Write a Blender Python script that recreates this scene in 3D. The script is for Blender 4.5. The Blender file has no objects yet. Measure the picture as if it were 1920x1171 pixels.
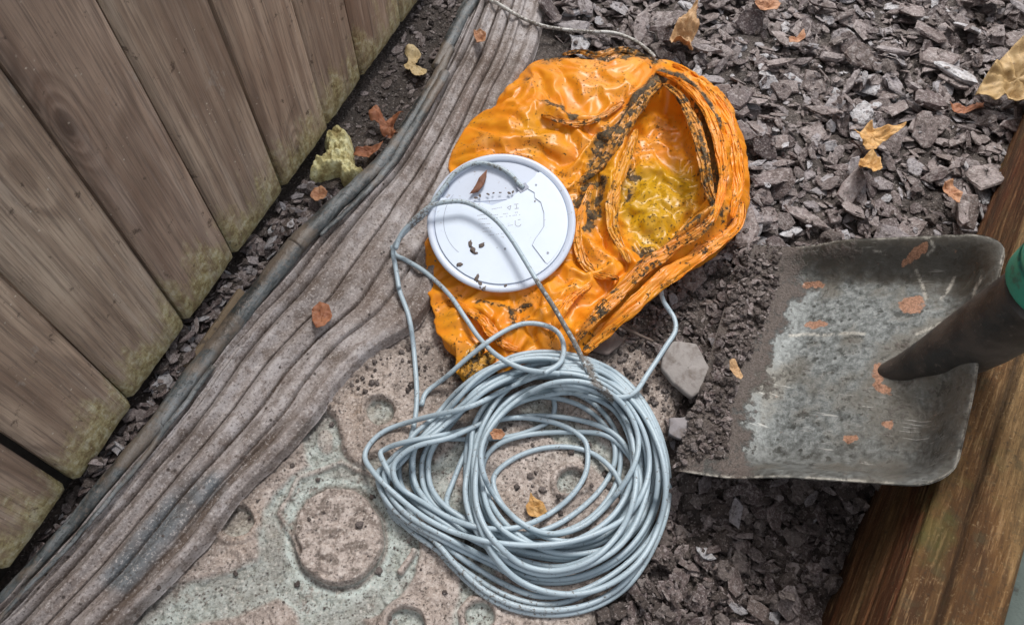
import bpy, bmesh, math, random
import numpy as np
from mathutils import Vector, Matrix, Quaternion, Euler
random.seed(7); rng = np.random.default_rng(7)
S = bpy.context.scene; COL = S.collection

# ------------------------------------------------------------------ camera, sky, sun, exposure
H, F = 0.85, 1440.0
TH = math.atan(865/1440)
ct, st = math.cos(TH), math.sin(TH)
cd = bpy.data.cameras.new('camera'); cam = bpy.data.objects.new('camera', cd); COL.objects.link(cam)
cam.location = (0, 0, H); cam.rotation_euler = (TH, 0, 0)
cd.sensor_width = 36; cd.lens = F/1920*36; cd.clip_start = .01; cd.clip_end = 200
cd.dof.use_dof = True; cd.dof.focus_distance = .95; cd.dof.aperture_fstop = 12.0
S.camera = cam
SUN_EL, SUN_AZ = math.radians(58), math.radians(-22)     # azimuth measured from +Y towards -X
w = bpy.data.worlds.new('World'); S.world = w; w.use_nodes = True
wn = w.node_tree; wn.nodes.clear()
sky = wn.nodes.new('ShaderNodeTexSky'); sky.sky_type = 'NISHITA'; sky.sun_disc = False
sky.sun_elevation = SUN_EL; sky.sun_rotation = SUN_AZ; sky.dust_density = 4; sky.air_density = 1.0; sky.ozone_density = 1
hs = wn.nodes.new('ShaderNodeHueSaturation'); hs.inputs['Saturation'].default_value = .22
bg = wn.nodes.new('ShaderNodeBackground'); bg.inputs[1].default_value = .13
wo = wn.nodes.new('ShaderNodeOutputWorld')
wn.links.new(sky.outputs[0], hs.inputs['Color']); wn.links.new(hs.outputs[0], bg.inputs[0]); wn.links.new(bg.outputs[0], wo.inputs[0])
sd = bpy.data.lights.new('sun', 'SUN'); sd.energy = 1.5; sd.angle = math.radians(16); sd.color = (1, .975, .94)
sun = bpy.data.objects.new('sun', sd); COL.objects.link(sun)
SUN_DIR = Vector((math.sin(-SUN_AZ)*math.cos(SUN_EL), math.cos(SUN_AZ)*math.cos(SUN_EL), math.sin(SUN_EL)))
sun.rotation_euler = SUN_DIR.to_track_quat('Z', 'Y').to_euler()
S.view_settings.view_transform = 'Standard'; S.view_settings.look = 'None'
S.view_settings.exposure = 1.0; S.view_settings.gamma = 1; S.view_settings.use_curve_mapping = False

# ------------------------------------------------------------------ photo pixel -> point of the place at height z
def at(px, py, z=0.):
    px = np.asarray(px, float); py = np.asarray(py, float)
    x = (px-960)/F; y = -(py-585.5)/F
    dy = y*ct+st; dz = y*st-ct
    t = (z-H)/dz
    return np.stack([x*t, dy*t, np.zeros_like(t)+z], -1)
def pix(x, y, z=0.):
    zz = z-H
    yc = y*ct+zz*st; d = y*st-zz*ct
    return 960+F*x/d, 585.5-F*yc/d

# ------------------------------------------------------------------ noise
def _h(ix, iy, s):
    n = (ix.astype(np.int64)*374761393+iy.astype(np.int64)*668265263+s*1442695041) & 0xffffffff
    n = ((n ^ (n >> 13))*1274126177) & 0xffffffff
    n = ((n ^ (n >> 16))*2246822519) & 0xffffffff
    return ((n ^ (n >> 15)) & 0xffff)/65535.
def perlin(x, y, s=0):
    x = np.asarray(x, float); y = np.asarray(y, float)
    ix = np.floor(x); iy = np.floor(y); fx = x-ix; fy = y-iy
    u = fx*fx*fx*(fx*(fx*6-15)+10); v = fy*fy*fy*(fy*(fy*6-15)+10)
    def g(a, b):
        t = _h(ix+a, iy+b, s)*2*math.pi
        return np.cos(t)*(fx-a)+np.sin(t)*(fy-b)
    return 1.5*((g(0, 0)*(1-u)+g(1, 0)*u)*(1-v)+(g(0, 1)*(1-u)+g(1, 1)*u)*v)
def fbm(x, y, o=4, s=0):
    r = 0; a = .5
    for i in range(o):
        r = r+a*perlin(x, y, s+i*17); x = x*2.03; y = y*2.03; a *= .5
    return r
def voro(x, y, s=0):
    ix = np.floor(x); iy = np.floor(y); f1 = np.full(np.shape(x), 9.); f2 = f1.copy(); cid = np.zeros_like(f1)
    for a in (-1, 0, 1):
        for b in (-1, 0, 1):
            cx = ix+a+.15+.7*_h(ix+a, iy+b, s); cy = iy+b+.15+.7*_h(ix+a, iy+b, s+5)
            d = np.hypot(x-cx, y-cy); k = d < f1
            f2 = np.where(k, f1, np.minimum(f2, d)); cid = np.where(k, _h(ix+a, iy+b, s+9), cid); f1 = np.minimum(f1, d)
    return f1, f2, cid
def sst(a, b, x):
    t = np.clip((x-a)/(b-a), 0, 1); return t*t*(3-2*t)
def catmull(P, closed=False, n=8):
    P = np.asarray(P, float)
    if closed: Q = np.vstack([P[-1:], P, P[:2]])
    else: Q = np.vstack([2*P[:1]-P[1:2], P, 2*P[-1:]-P[-2:-1]])
    out = []
    t = np.linspace(0, 1, n, endpoint=False)[:, None]
    for i in range(1, len(Q)-2):
        a, b, c, d = Q[i-1], Q[i], Q[i+1], Q[i+2]
        out.append(.5*(2*b+(c-a)*t+(2*a-5*b+4*c-d)*t*t+(3*b-a-3*c+d)*t**3))
    if not closed: out.append(Q[-2:-1])
    return np.vstack(out)
def resample(P, step, closed=False):
    if closed: P = np.vstack([P, P[:1]])
    d = np.r_[0, np.cumsum(np.linalg.norm(np.diff(P, axis=0), axis=1))]
    n = max(2, int(d[-1]/step)+1); s = np.linspace(0, d[-1], n)
    if closed: s = s[:-1]
    return np.stack([np.interp(s, d, P[:, k]) for k in range(P.shape[1])], 1)
def pdist(x, y, P, closed=False):
    """distance to a polyline, and the fraction along it"""
    P = np.asarray(P, float); Q = np.vstack([P, P[:1]]) if closed else P
    L = np.r_[0, np.cumsum(np.linalg.norm(np.diff(Q, axis=0), axis=1))]
    best = np.full(np.shape(x), 1e9); fr = np.zeros_like(best); cx = best.copy(); cy = best.copy()
    for i in range(len(Q)-1):
        a, b = Q[i], Q[i+1]; ab = b-a; l2 = max(ab@ab, 1e-12)
        t = np.clip(((x-a[0])*ab[0]+(y-a[1])*ab[1])/l2, 0, 1)
        qx = a[0]+t*ab[0]; qy = a[1]+t*ab[1]; d = np.hypot(x-qx, y-qy); k = d < best
        fr = np.where(k, (L[i]+t*math.sqrt(l2))/L[-1], fr); cx = np.where(k, qx, cx); cy = np.where(k, qy, cy); best = np.minimum(best, d)
    return best, fr, cx, cy
def inside(x, y, P):
    P = np.asarray(P, float); r = np.zeros(np.shape(x), bool); j = len(P)-1
    for i in range(len(P)):
        xi, yi = P[i]; xj, yj = P[j]
        if yi != yj: r ^= ((yi > y) != (yj > y)) & (x < (xj-xi)*(y-yi)/(yj-yi)+xi)
        j = i
    return r

# ------------------------------------------------------------------ objects
def link(name, me, m=None, parent=None, smooth=False):
    o = bpy.data.objects.new(name, me); COL.objects.link(o)
    if m is not None and not me.materials: me.materials.append(m)
    if parent is not None: o.parent = parent
    if smooth:
        me.polygons.foreach_set('use_smooth', np.ones(len(me.polygons), bool))
    return o
def tag(o, label=None, cat=None, group=None, kind=None):
    if label: o['label'] = label
    if cat: o['category'] = cat
    if group: o['group'] = group
    if kind: o['kind'] = kind
    return o
def empty(name, loc=(0, 0, 0), rot=(0, 0, 0)):
    o = bpy.data.objects.new(name, None); COL.objects.link(o); o.location = loc; o.rotation_euler = rot; o.empty_display_size = .02; return o
def mesh_np(name, V, Fc, attrs=None):
    """V n x 3, Fc list of tuples or m x k array"""
    me = bpy.data.meshes.new(name)
    V = np.ascontiguousarray(V, np.float32)
    if isinstance(Fc, np.ndarray):
        k = Fc.shape[1]; me.vertices.add(len(V)); me.vertices.foreach_set('co', V.ravel())
        me.loops.add(Fc.size); me.loops.foreach_set('vertex_index', np.ascontiguousarray(Fc, np.int32).ravel())
        me.polygons.add(len(Fc)); me.polygons.foreach_set('loop_start', np.arange(0, Fc.size, k, dtype=np.int32))
        me.update(calc_edges=True)
    else:
        me.from_pydata(V.tolist(), [], Fc)
    for an, av in (attrs or {}).items():
        a = me.attributes.new(an, 'FLOAT', 'POINT'); a.data.foreach_set('value', np.ascontiguousarray(av, np.float32))
    me.validate(); return me
def grid_faces(nu, nv, keep=None):
    i = np.arange(nu*nv).reshape(nu, nv)
    f = np.stack([i[:-1, :-1], i[1:, :-1], i[1:, 1:], i[:-1, 1:]], -1).reshape(-1, 4)
    return f if keep is None else f[keep[f].any(1)]
def compact(V, Fc, attrs):
    u, inv = np.unique(Fc, return_inverse=True)
    return V[u], inv.reshape(Fc.shape), {k: v[u] for k, v in attrs.items()}
def tube(P, r, n=10, closed=False, cap=True):
    P = np.asarray(P, float); m = len(P); r = np.broadcast_to(np.asarray(r, float), (m,))
    T = np.roll(P, -1, 0)-np.roll(P, 1, 0)
    if not closed: T[0] = P[1]-P[0]; T[-1] = P[-1]-P[-2]
    T /= np.linalg.norm(T, axis=1)[:, None]+1e-12
    up = np.array([0, 0, 1.]); A = np.cross(T, up); l = np.linalg.norm(A, axis=1)[:, None]
    A = np.where(l > .05, A/np.maximum(l, 1e-9), np.array([1., 0, 0])); B = np.cross(A, T)
    a = np.arange(n)/n*2*math.pi
    V = P[:, None]+r[:, None, None]*(np.cos(a)[None, :, None]*A[:, None]+np.sin(a)[None, :, None]*B[:, None])
    i = np.arange(m*n).reshape(m, n); j = np.roll(i, -1, 1)
    if closed: i2 = np.roll(i, -1, 0); j2 = np.roll(j, -1, 0); f = np.stack([i, j, j2, i2], -1).reshape(-1, 4)
    else: f = np.stack([i[:-1], j[:-1], j[1:], i[1:]], -1).reshape(-1, 4)
    V = V.reshape(-1, 3)
    if not closed and cap:
        V = np.vstack([V, P[0], P[-1]]); c0, c1 = m*n, m*n+1
        f0 = np.stack([j[0], i[0], np.full(n, c0), np.full(n, c0)], -1); f1 = np.stack([i[-1], j[-1], np.full(n, c1), np.full(n, c1)], -1)
        tri = [tuple(q[:3]) for q in np.vstack([f0, f1])]
        return V, [tuple(q) for q in f]+[tuple(int(z) for z in q) for q in tri]
    return V, [tuple(q) for q in f]
def join_parts(L):
    V = []; Fc = []; o = 0
    for v, f in L:
        V.append(v); Fc += [tuple(int(k)+o for k in q) for q in f]; o += len(v)
    return np.vstack(V), Fc

# ------------------------------------------------------------------ materials
class M:
    def __init__(s, name, rough=.7, spec=.5):
        s.m = bpy.data.materials.new(name); s.m.use_nodes = True; s.nt = s.m.node_tree
        s.b = s.nt.nodes['Principled BSDF']; s.b.inputs['Roughness'].default_value = rough; s.b.inputs['Specular IOR Level'].default_value = spec
        s.tc = s.nt.nodes.new('ShaderNodeTexCoord')
        s.oi = None
    def n(s, t, ins=None, **kw):
        o = s.nt.nodes.new('ShaderNode'+t)
        for k, v in kw.items(): setattr(o, k, v)
        for k, v in (ins or {}).items():
            if isinstance(v, bpy.types.NodeSocket): s.nt.links.new(v, o.inputs[k])
            else: o.inputs[k].default_value = v
        return o
    def co(s, scale=(1, 1, 1), space='Object', rot=(0, 0, 0), loc=None):
        ins = {'Vector': s.tc.outputs[space], 'Scale': scale, 'Rotation': rot}
        if loc is not None: ins['Location'] = loc
        return s.n('Mapping', ins).outputs[0]
    def rnd(s):
        s.oi = s.oi or s.n('ObjectInfo'); return s.oi.outputs['Random']
    def noise(s, v, sc=5, det=4, rough=.55, dist=0):
        return s.n('TexNoise', {'Vector': v, 'Scale': sc, 'Detail': det, 'Roughness': rough, 'Distortion': dist}).outputs['Fac']
    def vor(s, v, sc=5, out='Distance', feature='F1', rand=1):
        return s.n('TexVoronoi', {'Vector': v, 'Scale': sc, 'Randomness': rand}, feature=feature).outputs[out]
    def ramp(s, f, stops, interp='LINEAR'):
        r = s.n('ValToRGB', {'Fac': f}); e = r.color_ramp; e.interpolation = interp
        while len(e.elements) < len(stops): e.elements.new(.5)
        for el, (p, c) in zip(e.elements, stops):
            el.position = p; el.color = (c, c, c, 1) if not isinstance(c, (tuple, list)) else (*c, 1)
        return r.outputs[0]
    def rng(s, f, a, b, c=0, d=1):
        return s.n('MapRange', {'Value': f, 'From Min': a, 'From Max': b, 'To Min': c, 'To Max': d}, clamp=True).outputs[0]
    def math(s, op, a, b=0.):
        return s.n('Math', {0: a, 1: b}, operation=op).outputs[0]
    def mix(s, f, a, b, mode='MIX'):
        o = s.nt.nodes.new('ShaderNodeMix'); o.data_type = 'RGBA'; o.blend_type = mode
        for k, v in ((0, f), (6, a), (7, b)):
            if isinstance(v, bpy.types.NodeSocket): s.nt.links.new(v, o.inputs[k])
            else: o.inputs[k].default_value = v if k == 0 else (*v, 1)
        return o.outputs[2]
    def attr(s, name): return s.n('Attribute', attribute_name=name).outputs['Fac']
    def set(s, **k):
        for key, v in k.items():
            key = {'color': 'Base Color', 'rough': 'Roughness', 'metal': 'Metallic', 'spec': 'Specular IOR Level', 'coat': 'Coat Weight'}.get(key, key)
            if isinstance(v, bpy.types.NodeSocket): s.nt.links.new(v, s.b.inputs[key])
            elif isinstance(v, tuple): s.b.inputs[key].default_value = (*v, 1)
            else: s.b.inputs[key].default_value = v
    def bump(s, h, dist=.001, strength=1., prev=None):
        ins = {'Height': h, 'Distance': dist, 'Strength': strength}
        if prev is not None: ins['Normal'] = prev
        o = s.n('Bump', ins).outputs[0]; s.nt.links.new(o, s.b.inputs['Normal']); return o

def mat_soil():
    k = M('wet_soil', .75); v = k.co()
    a = k.noise(v, 14, 6, .65); b = k.noise(v, 160, 5, .7); g = k.vor(v, 260)
    c = k.ramp(a, [(.3, (.034, .023, .017)), (.55, (.080, .058, .047)), (.75, (.125, .097, .082))])
    c = k.mix(k.rng(b, .35, .7), c, (.022, .016, .014)); c = k.mix(k.rng(k.noise(v, 300, 2), .62, .68), c, (.24, .21, .19))
    k.set(color=c, rough=k.rng(b, .3, .7, .45, .85)); n = k.bump(b, .004); k.bump(g, .0015, 1, n); return k.m
def mat_slate(src):
    k = M('plum_slate_'+src, .6); v = k.co((.02, .02, .02) if src == 'single' else (1, 1, 1))
    if src == 'single': v = k.n('VectorMath', {0: v, 1: k.n('CombineXYZ', {0: k.rnd(), 1: k.rnd(), 2: k.rnd()}).outputs[0]}, operation='ADD').outputs[0]
    if src == 'single': r = k.rnd()
    else: r = k.attr('tint')
    c = k.ramp(r, [(0, (.060, .038, .038)), (.2, (.115, .082, .078)), (.42, (.19, .148, .138)), (.60, (.26, .213, .205)), (.70, (.125, .090, .078)), (.82, (.22, .19, .195)), (.93, (.34, .325, .34)), (1, (.47, .465, .48))])
    off = k.n('VectorMath', {0: v, 1: k.n('CombineXYZ', {0: r, 1: r}).outputs[0]}, operation='MULTIPLY_ADD').outputs[0] if False else v
    a = k.noise(v, 70, 6, .65); b = k.noise(v, 420, 4, .7)
    mid = k.noise(v, 170, 4, .65); c = k.mix(k.rng(a, .46, .64, 0, .6), c, (.075, .053, .044)); c = k.mix(k.rng(mid, .53, .62, 0, .55), c, (.33, .295, .285)); c = k.mix(k.rng(mid, .45, .36, 0, .7), c, (.045, .032, .027)); c = k.mix(k.rng(b, .56, .64, 0, .6), c, (.40, .36, .34)); c = k.mix(k.rng(b, .42, .36, 0, .7), c, (.03, .022, .019))
    k.set(color=c, rough=k.rng(a, .3, .7, .42, .75)); n = k.bump(a, .004, .9); n = k.bump(mid, .0025, .9, n); k.bump(b, .0012, .9, n); return k.m
def mat_clod():
    k = M('clod_soil', .8); v = k.co(); r = k.attr('tint')
    c = k.ramp(r, [(0, (.060, .042, .035)), (.4, (.105, .080, .070)), (.75, (.16, .127, .115)), (1, (.24, .20, .185))])
    b = k.noise(v, 260, 5, .7); c = k.mix(k.rng(b, .4, .7, 0, .7), c, (.04, .03, .026)); c = k.mix(k.rng(k.noise(v, 380, 2), .6, .66, 0, .6), c, (.33, .29, .27)); k.set(color=c, rough=k.rng(b, .3, .7, .45, .8)); k.bump(b, .005); return k.m
def mat_fence():
    k = M('weathered_fence_wood', .75); r = k.rnd()
    off = k.n('CombineXYZ', {0: k.math('MULTIPLY', r, 17.), 1: k.math('MULTIPLY', r, 5.), 2: k.math('MULTIPLY', r, 31.)}).outputs[0]
    v = k.n('VectorMath', {0: k.tc.outputs['Object'], 1: off}, operation='ADD').outputs[0]
    def mp(vv, sc): return k.n('Mapping', {'Vector': vv, 'Scale': sc}).outputs[0]
    # knots bend the rings
    kn = k.vor(mp(v, (9, 1, 3.4)), 1., rand=.9)
    kb = k.math('MULTIPLY', k.rng(kn, .34, 0, 0, 1), k.rng(kn, .34, 0, 0, 1))
    wide = k.noise(mp(v, (5, 1, .9)), 1, 2, .5)
    sx = k.n('SeparateXYZ', {0: mp(v, (60, 60, 0))}).outputs[0]
    f = k.math('ADD', k.math('ADD', k.math('MULTIPLY', sx, .35), k.math('MULTIPLY', wide, 9.)), k.math('MULTIPLY', kb, 4.5))
    ring = k.math('SINE', k.math('MULTIPLY', f, 6.28))
    grain = k.noise(mp(v, (240, 240, 7)), 1, 4, .65); grain2 = k.noise(mp(v, (60, 60, 3)), 1, 5, .6); blotch = k.noise(mp(v, (8, 8, 5)), 1, 4, .6)
    c = k.ramp(blotch, [(.3, (.28, .20, .150)), (.5, (.40, .305, .235)), (.7, (.51, .41, .325))])
    c = k.mix(k.rng(ring, .1, 1, 0, .5), c, (.16, .105, .075)); c = k.mix(k.rng(grain, .5, .68, 0, .6), c, (.13, .092, .07)); c = k.mix(k.rng(grain2, .52, .68, 0, .55), c, (.50, .42, .355)); c = k.mix(k.rng(k.noise(mp(v, (16, 16, 1.4)), 1, 4, .6), .54, .66, 0, .45), c, (.15, .092, .066))
    c = k.mix(k.rng(kn, .085, .04, 0, .8), c, (.07, .045, .033)); 
    c = k.mix(1., c, k.ramp(r, [(0, (.92, .89, .88)), (.5, (1, .95, .90)), (1, (.97, .98, .95))]), 'MULTIPLY'); fl = k.noise(mp(v, (420, 420, 14)), 1, 3, .7); c = k.mix(k.rng(fl, .5, .62, 0, .5), c, (.13, .095, .075))
    # algae low down
    oz = k.n('SeparateXYZ', {0: k.tc.outputs['Object']}).outputs[2]
    alg = k.math('ADD', k.rng(oz, 0, .13, 1, 0), k.math('MULTIPLY', k.math('SUBTRACT', k.noise(mp(v, (34, 34, 12)), 1, 6, .72), .5), 2.2))
    alg = k.rng(alg, .40, .85, 0, .8)
    c = k.mix(alg, c, k.ramp(k.noise(v, 90, 4, .7), [(.38, (.20, .145, .06)), (.5, (.40, .345, .16)), (.62, (.60, .56, .38))]))
    c = k.mix(k.rng(oz, .05, .0, 0, .35), c, (.10, .085, .03))
    spk = k.vor(v, 110, rand=1); c = k.mix(k.math('MULTIPLY', k.rng(k.math('ADD', spk, k.math('MULTIPLY', k.noise(v, 300, 2), .3)), .28, .2), k.rng(k.noise(v, 30, 2), .5, .6)), c, (.58, .52, .43)); c = k.mix(k.rng(k.noise(v, 46, 5, .7), .62, .68, 0, .8), c, (.07, .045, .03)); c = k.mix(k.rng(k.noise(mp(v, (18, 18, 12)), 1, 5, .7), .63, .72, 0, .6), c, (.43, .41, .37))
    sc = k.noise(mp(k.co((1, 1, 1), rot=(0, .9, 0)), (10, 10, 320)), 1, 2, .5); c = k.mix(k.math('MULTIPLY', k.rng(sc, .70, .76, 0, .6), k.rng(k.noise(v, 14, 2), .55, .65)), c, (.5, .45, .38))
    k.set(color=c, rough=k.rng(grain, .3, .7, .55, .85)); n = k.bump(grain, .002, .9); n = k.bump(ring, .0008, .6, n); k.bump(k.math('MULTIPLY', alg, k.noise(v, 220, 3)), .002, .9, n); return k.m
def mat_fabric():
    k = M('muddy_ground_sheet', .7); v = k.co()
    a = k.noise(v, 9, 6, .65); b = k.noise(v, 60, 6, .7); cfine = k.noise(v, 330, 3, .75)
    st_ = k.noise(k.n('Mapping', {'Vector': k.co(rot=(0, 0, math.radians(22.5))), 'Scale': (110, 5, 1)}).outputs[0], 1, 5, .65)
    c = k.ramp(a, [(.34, (.17, .130, .110)), (.48, (.28, .242, .226)), (.62, (.43, .395, .39))])
    c = k.mix(k.rng(b, .5, .62, 0, .6), c, (.135, .096, .075)); c = k.mix(k.rng(st_, .54, .72, 0, .18), c, (.10, .082, .075))
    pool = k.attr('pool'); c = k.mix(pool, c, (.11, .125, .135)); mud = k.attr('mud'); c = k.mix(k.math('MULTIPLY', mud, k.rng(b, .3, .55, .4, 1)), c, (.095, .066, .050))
    c = k.mix(k.rng(cfine, .57, .63, 0, .8), c, (.06, .043, .035)); c = k.mix(k.rng(cfine, .43, .37, 0, .6), c, (.52, .47, .44)); pe = k.vor(v, 75); c = k.mix(k.math('MULTIPLY', k.rng(pe, .18, .10), k.rng(k.noise(v, 22, 3), .48, .54)), c, (.05, .036, .03))
    k.set(color=c, rough=k.rng(b, .3, .7, .4, .8)); n = k.bump(b, .0025, .8); k.bump(cfine, .0012, .9, n); return k.m
def mat_slab():
    k = M('worn_patterned_concrete', .8); v = k.co(); hgt = k.attr('relief')
    a = k.noise(v, 12, 5, .6); b = k.noise(v, 90, 6, .7); cf = k.noise(v, 300, 3, .75)
    pink = k.ramp(b, [(.34, (.235, .188, .160)), (.5, (.36, .298, .262)), (.66, (.49, .42, .38))])
    green = k.ramp(b, [(.34, (.225, .232, .20)), (.5, (.33, .355, .325)), (.66, (.47, .505, .475))])
    g = k.rng(k.math('ADD', hgt, k.math('MULTIPLY', k.math('SUBTRACT', a, .5), .5)), .26, .52)
    c = k.mix(g, green, pink); c = k.mix(k.rng(k.noise(v, 7, 4, .6), .5, .68, 0, .5), c, (.36, .26, .19))
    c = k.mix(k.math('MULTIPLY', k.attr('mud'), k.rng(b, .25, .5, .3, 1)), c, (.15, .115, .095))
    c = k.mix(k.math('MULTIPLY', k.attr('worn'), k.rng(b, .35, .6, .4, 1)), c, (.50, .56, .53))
    blot = k.noise(v, 38, 6, .75); c = k.mix(k.rng(blot, .57, .62, 0, .75), c, (.16, .125, .105)); c = k.mix(k.rng(k.noise(v, 20, 5, .7), .56, .62, 0, .5), c, (.20, .155, .13))
    c = k.mix(k.rng(cf, .565, .61, 0, .85), c, (.075, .06, .05)); c = k.mix(k.rng(cf, .43, .37, 0, .5), c, (.62, .57, .52))
    pit = k.vor(v, 120); c = k.mix(k.math('MULTIPLY', k.rng(pit, .2, .12), k.rng(k.noise(v, 25, 2), .46, .54)), c, (.07, .055, .045))
    k.set(color=c, rough=k.rng(b, .3, .7, .55, .85)); n = k.bump(b, .003, .8); n = k.bump(cf, .0012, .9, n); k.bump(blot, .002, .5, n); return k.m
def mat_bag():
    k = M('orange_plastic_film', .3, .38); v = k.co(); mud = k.attr('mud'); yel = k.attr('yellow')
    a = k.noise(v, 30, 5, .6); f = k.noise(v, 150, 5, .75); sp = k.noise(v, 330, 3, .7)
    c = k.mix(k.rng(a, .35, .65), (.80, .245, .010), (.84, .33, .020)); c = k.mix(yel, c, (.60, .33, .012))
    c = k.mix(k.rng(k.noise(v, 16, 4, .6), .55, .72, 0, .45), c, (.80, .40, .12))
    m = k.rng(k.math('ADD', mud, k.math('ADD', k.math('MULTIPLY', k.math('SUBTRACT', f, .5), 2.2), k.math('MULTIPLY', k.math('SUBTRACT', k.noise(v, 60, 5, .7), .5), 2.6))), .52, .64)
    sp = k.noise(v, 260, 3, .7); spots = k.math('MULTIPLY', k.rng(sp, .60, .64), k.rng(k.math('ADD', k.noise(v, 16, 3, .6), k.math('MULTIPLY', k.math('ADD', yel, mud), .16)), .50, .60, 0, 1))
    m2 = k.math('MAXIMUM', m, k.math('MULTIPLY', spots, .9)); stain = k.rng(mud, .1, .6, 0, .6)
    c = k.mix(stain, c, (.36, .20, .07)); c = k.mix(m2, c, k.mix(k.rng(k.noise(v, 110, 4, .7), .42, .6), (.050, .032, .016), (.17, .115, .055)))
    k.set(color=c, rough=k.rng(m2, 0, 1, .33, .5)); k.b.inputs['Subsurface Weight'].default_value = .0
    # thin film lets some light through
    tr = k.n('BsdfTranslucent', {'Color': c}); mx = k.n('MixShader', {0: .18, 1: k.b.outputs[0], 2: tr.outputs[0]})
    k.nt.links.new(mx.outputs[0], k.nt.nodes['Material Output'].inputs[0])
    k.bump(k.math('MULTIPLY', m2, f), .004, .9); return k.m
def mat_plain(name, col, rough=.5, spec=.5, dirt=None, dscale=60, th=(.55, .62), bumpd=.0006):
    k = M(name, rough, spec); v = k.co(); a = k.noise(v, dscale, 5, .65); b = k.noise(v, dscale*5, 3, .6)
    c = k.mix(k.rng(a, .3, .7, 0, .35), col, tuple(x*.72 for x in col))
    if dirt: c = k.mix(k.rng(a, th[0], th[1], 0, .85), c, dirt)
    k.set(color=c, rough=k.rng(a, .3, .7, rough*.85, min(1, rough*1.2))); k.bump(b, bumpd, .6); return k.m
def mat_cable(name='blue_grey_cable_sheath', base=(.345, .425, .475), lo=.60, hi=.66):
    k = M(name, .42, .5); v = k.co(); a = k.noise(v, 22, 4, .6); f = k.noise(v, 240, 4, .75); d = k.attr('dirt')
    c = k.mix(k.rng(a, .3, .7, 0, .3), base, tuple(x*.82 for x in base))
    m = k.rng(k.math('ADD', f, k.math('MULTIPLY', d, .26)), lo, hi, 0, .85)
    c = k.mix(k.math('MULTIPLY', d, .45), c, (.25, .22, .19)); c = k.mix(m, c, (.10, .078, .06)); k.set(color=c, rough=k.rng(m, 0, 1, .4, .8)); k.bump(f, .0006, .5); return k.m
def mat_shovel():
    k = M('dirty_galvanised_steel', .5, .5); v = k.co(); mud = k.attr('mud'); rust = k.attr('rust'); darkened = k.attr('dark')
    a = k.noise(v, 16, 6, .65); f = k.noise(v, 130, 5, .72); ff = k.noise(v, 420, 3, .7); sm = k.vor(v, 85)
    c = k.ramp(f, [(.36, (.075, .080, .076)), (.5, (.15, .160, .156)), (.64, (.27, .285, .278))])
    c = k.mix(k.math('MULTIPLY', k.rng(k.math('ADD', sm, k.math('MULTIPLY', k.noise(v, 240, 3), .35)), .42, .3), k.rng(k.noise(v, 45, 3), .46, .54)), c, (.045, .047, .043)); c = k.mix(k.rng(a, .47, .58, 0, .5), c, (.13, .115, .09)); c = k.mix(k.rng(k.noise(v, 60, 4, .7), .58, .63, 0, .85), c, (.04, .042, .038))
    c = k.mix(k.rng(darkened, .1, 1, 0, .85), c, (.050, .043, .033)); c = k.mix(k.rng(a, .5, .72, 0, .4), c, (.16, .14, .11))  # darker along the top wall, heel and near edge
    scr = k.noise(k.n('Mapping', {'Vector': k.co(rot=(0, 0, .5)), 'Scale': (30, 420, 30)}).outputs[0], 1, 3, .6)
    c = k.mix(k.math('MULTIPLY', k.rng(scr, .62, .70, 0, .75), k.rng(k.noise(v, 12, 2), .45, .6)), c, (.42, .41, .38))
    mm = k.rng(k.math('ADD', mud, k.math('ADD', k.math('MULTIPLY', k.math('SUBTRACT', f, .5), 2.2), k.math('MULTIPLY', k.math('SUBTRACT', a, .5), 2.4))), .35, .85)
    c = k.mix(mm, c, k.mix(k.rng(ff, .4, .6), (.070, .052, .042), (.115, .092, .080)))
    rr = k.rng(k.math('ADD', rust, k.math('MULTIPLY', k.math('SUBTRACT', k.noise(v, 75, 5, .75), .5), 2.6)), .42, .75, 0, .85)
    c = k.mix(rr, c, k.mix(k.rng(ff, .4, .6), (.20, .085, .04), (.38, .19, .11)))
    c = k.mix(k.math('MULTIPLY', k.attr('rim'), k.rng(f, .40, .56)), c, (.50, .47, .41))
    met = k.math('MULTIPLY', k.math('SUBTRACT', 1., k.math('MAXIMUM', mm, rr)), .35)
    k.set(color=c, metal=met, rough=k.rng(f, .3, .7, .38, .7)); n = k.bump(f, .0012, .8); k.bump(k.math('MULTIPLY', mm, ff), .003, .8, n); return k.m
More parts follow.
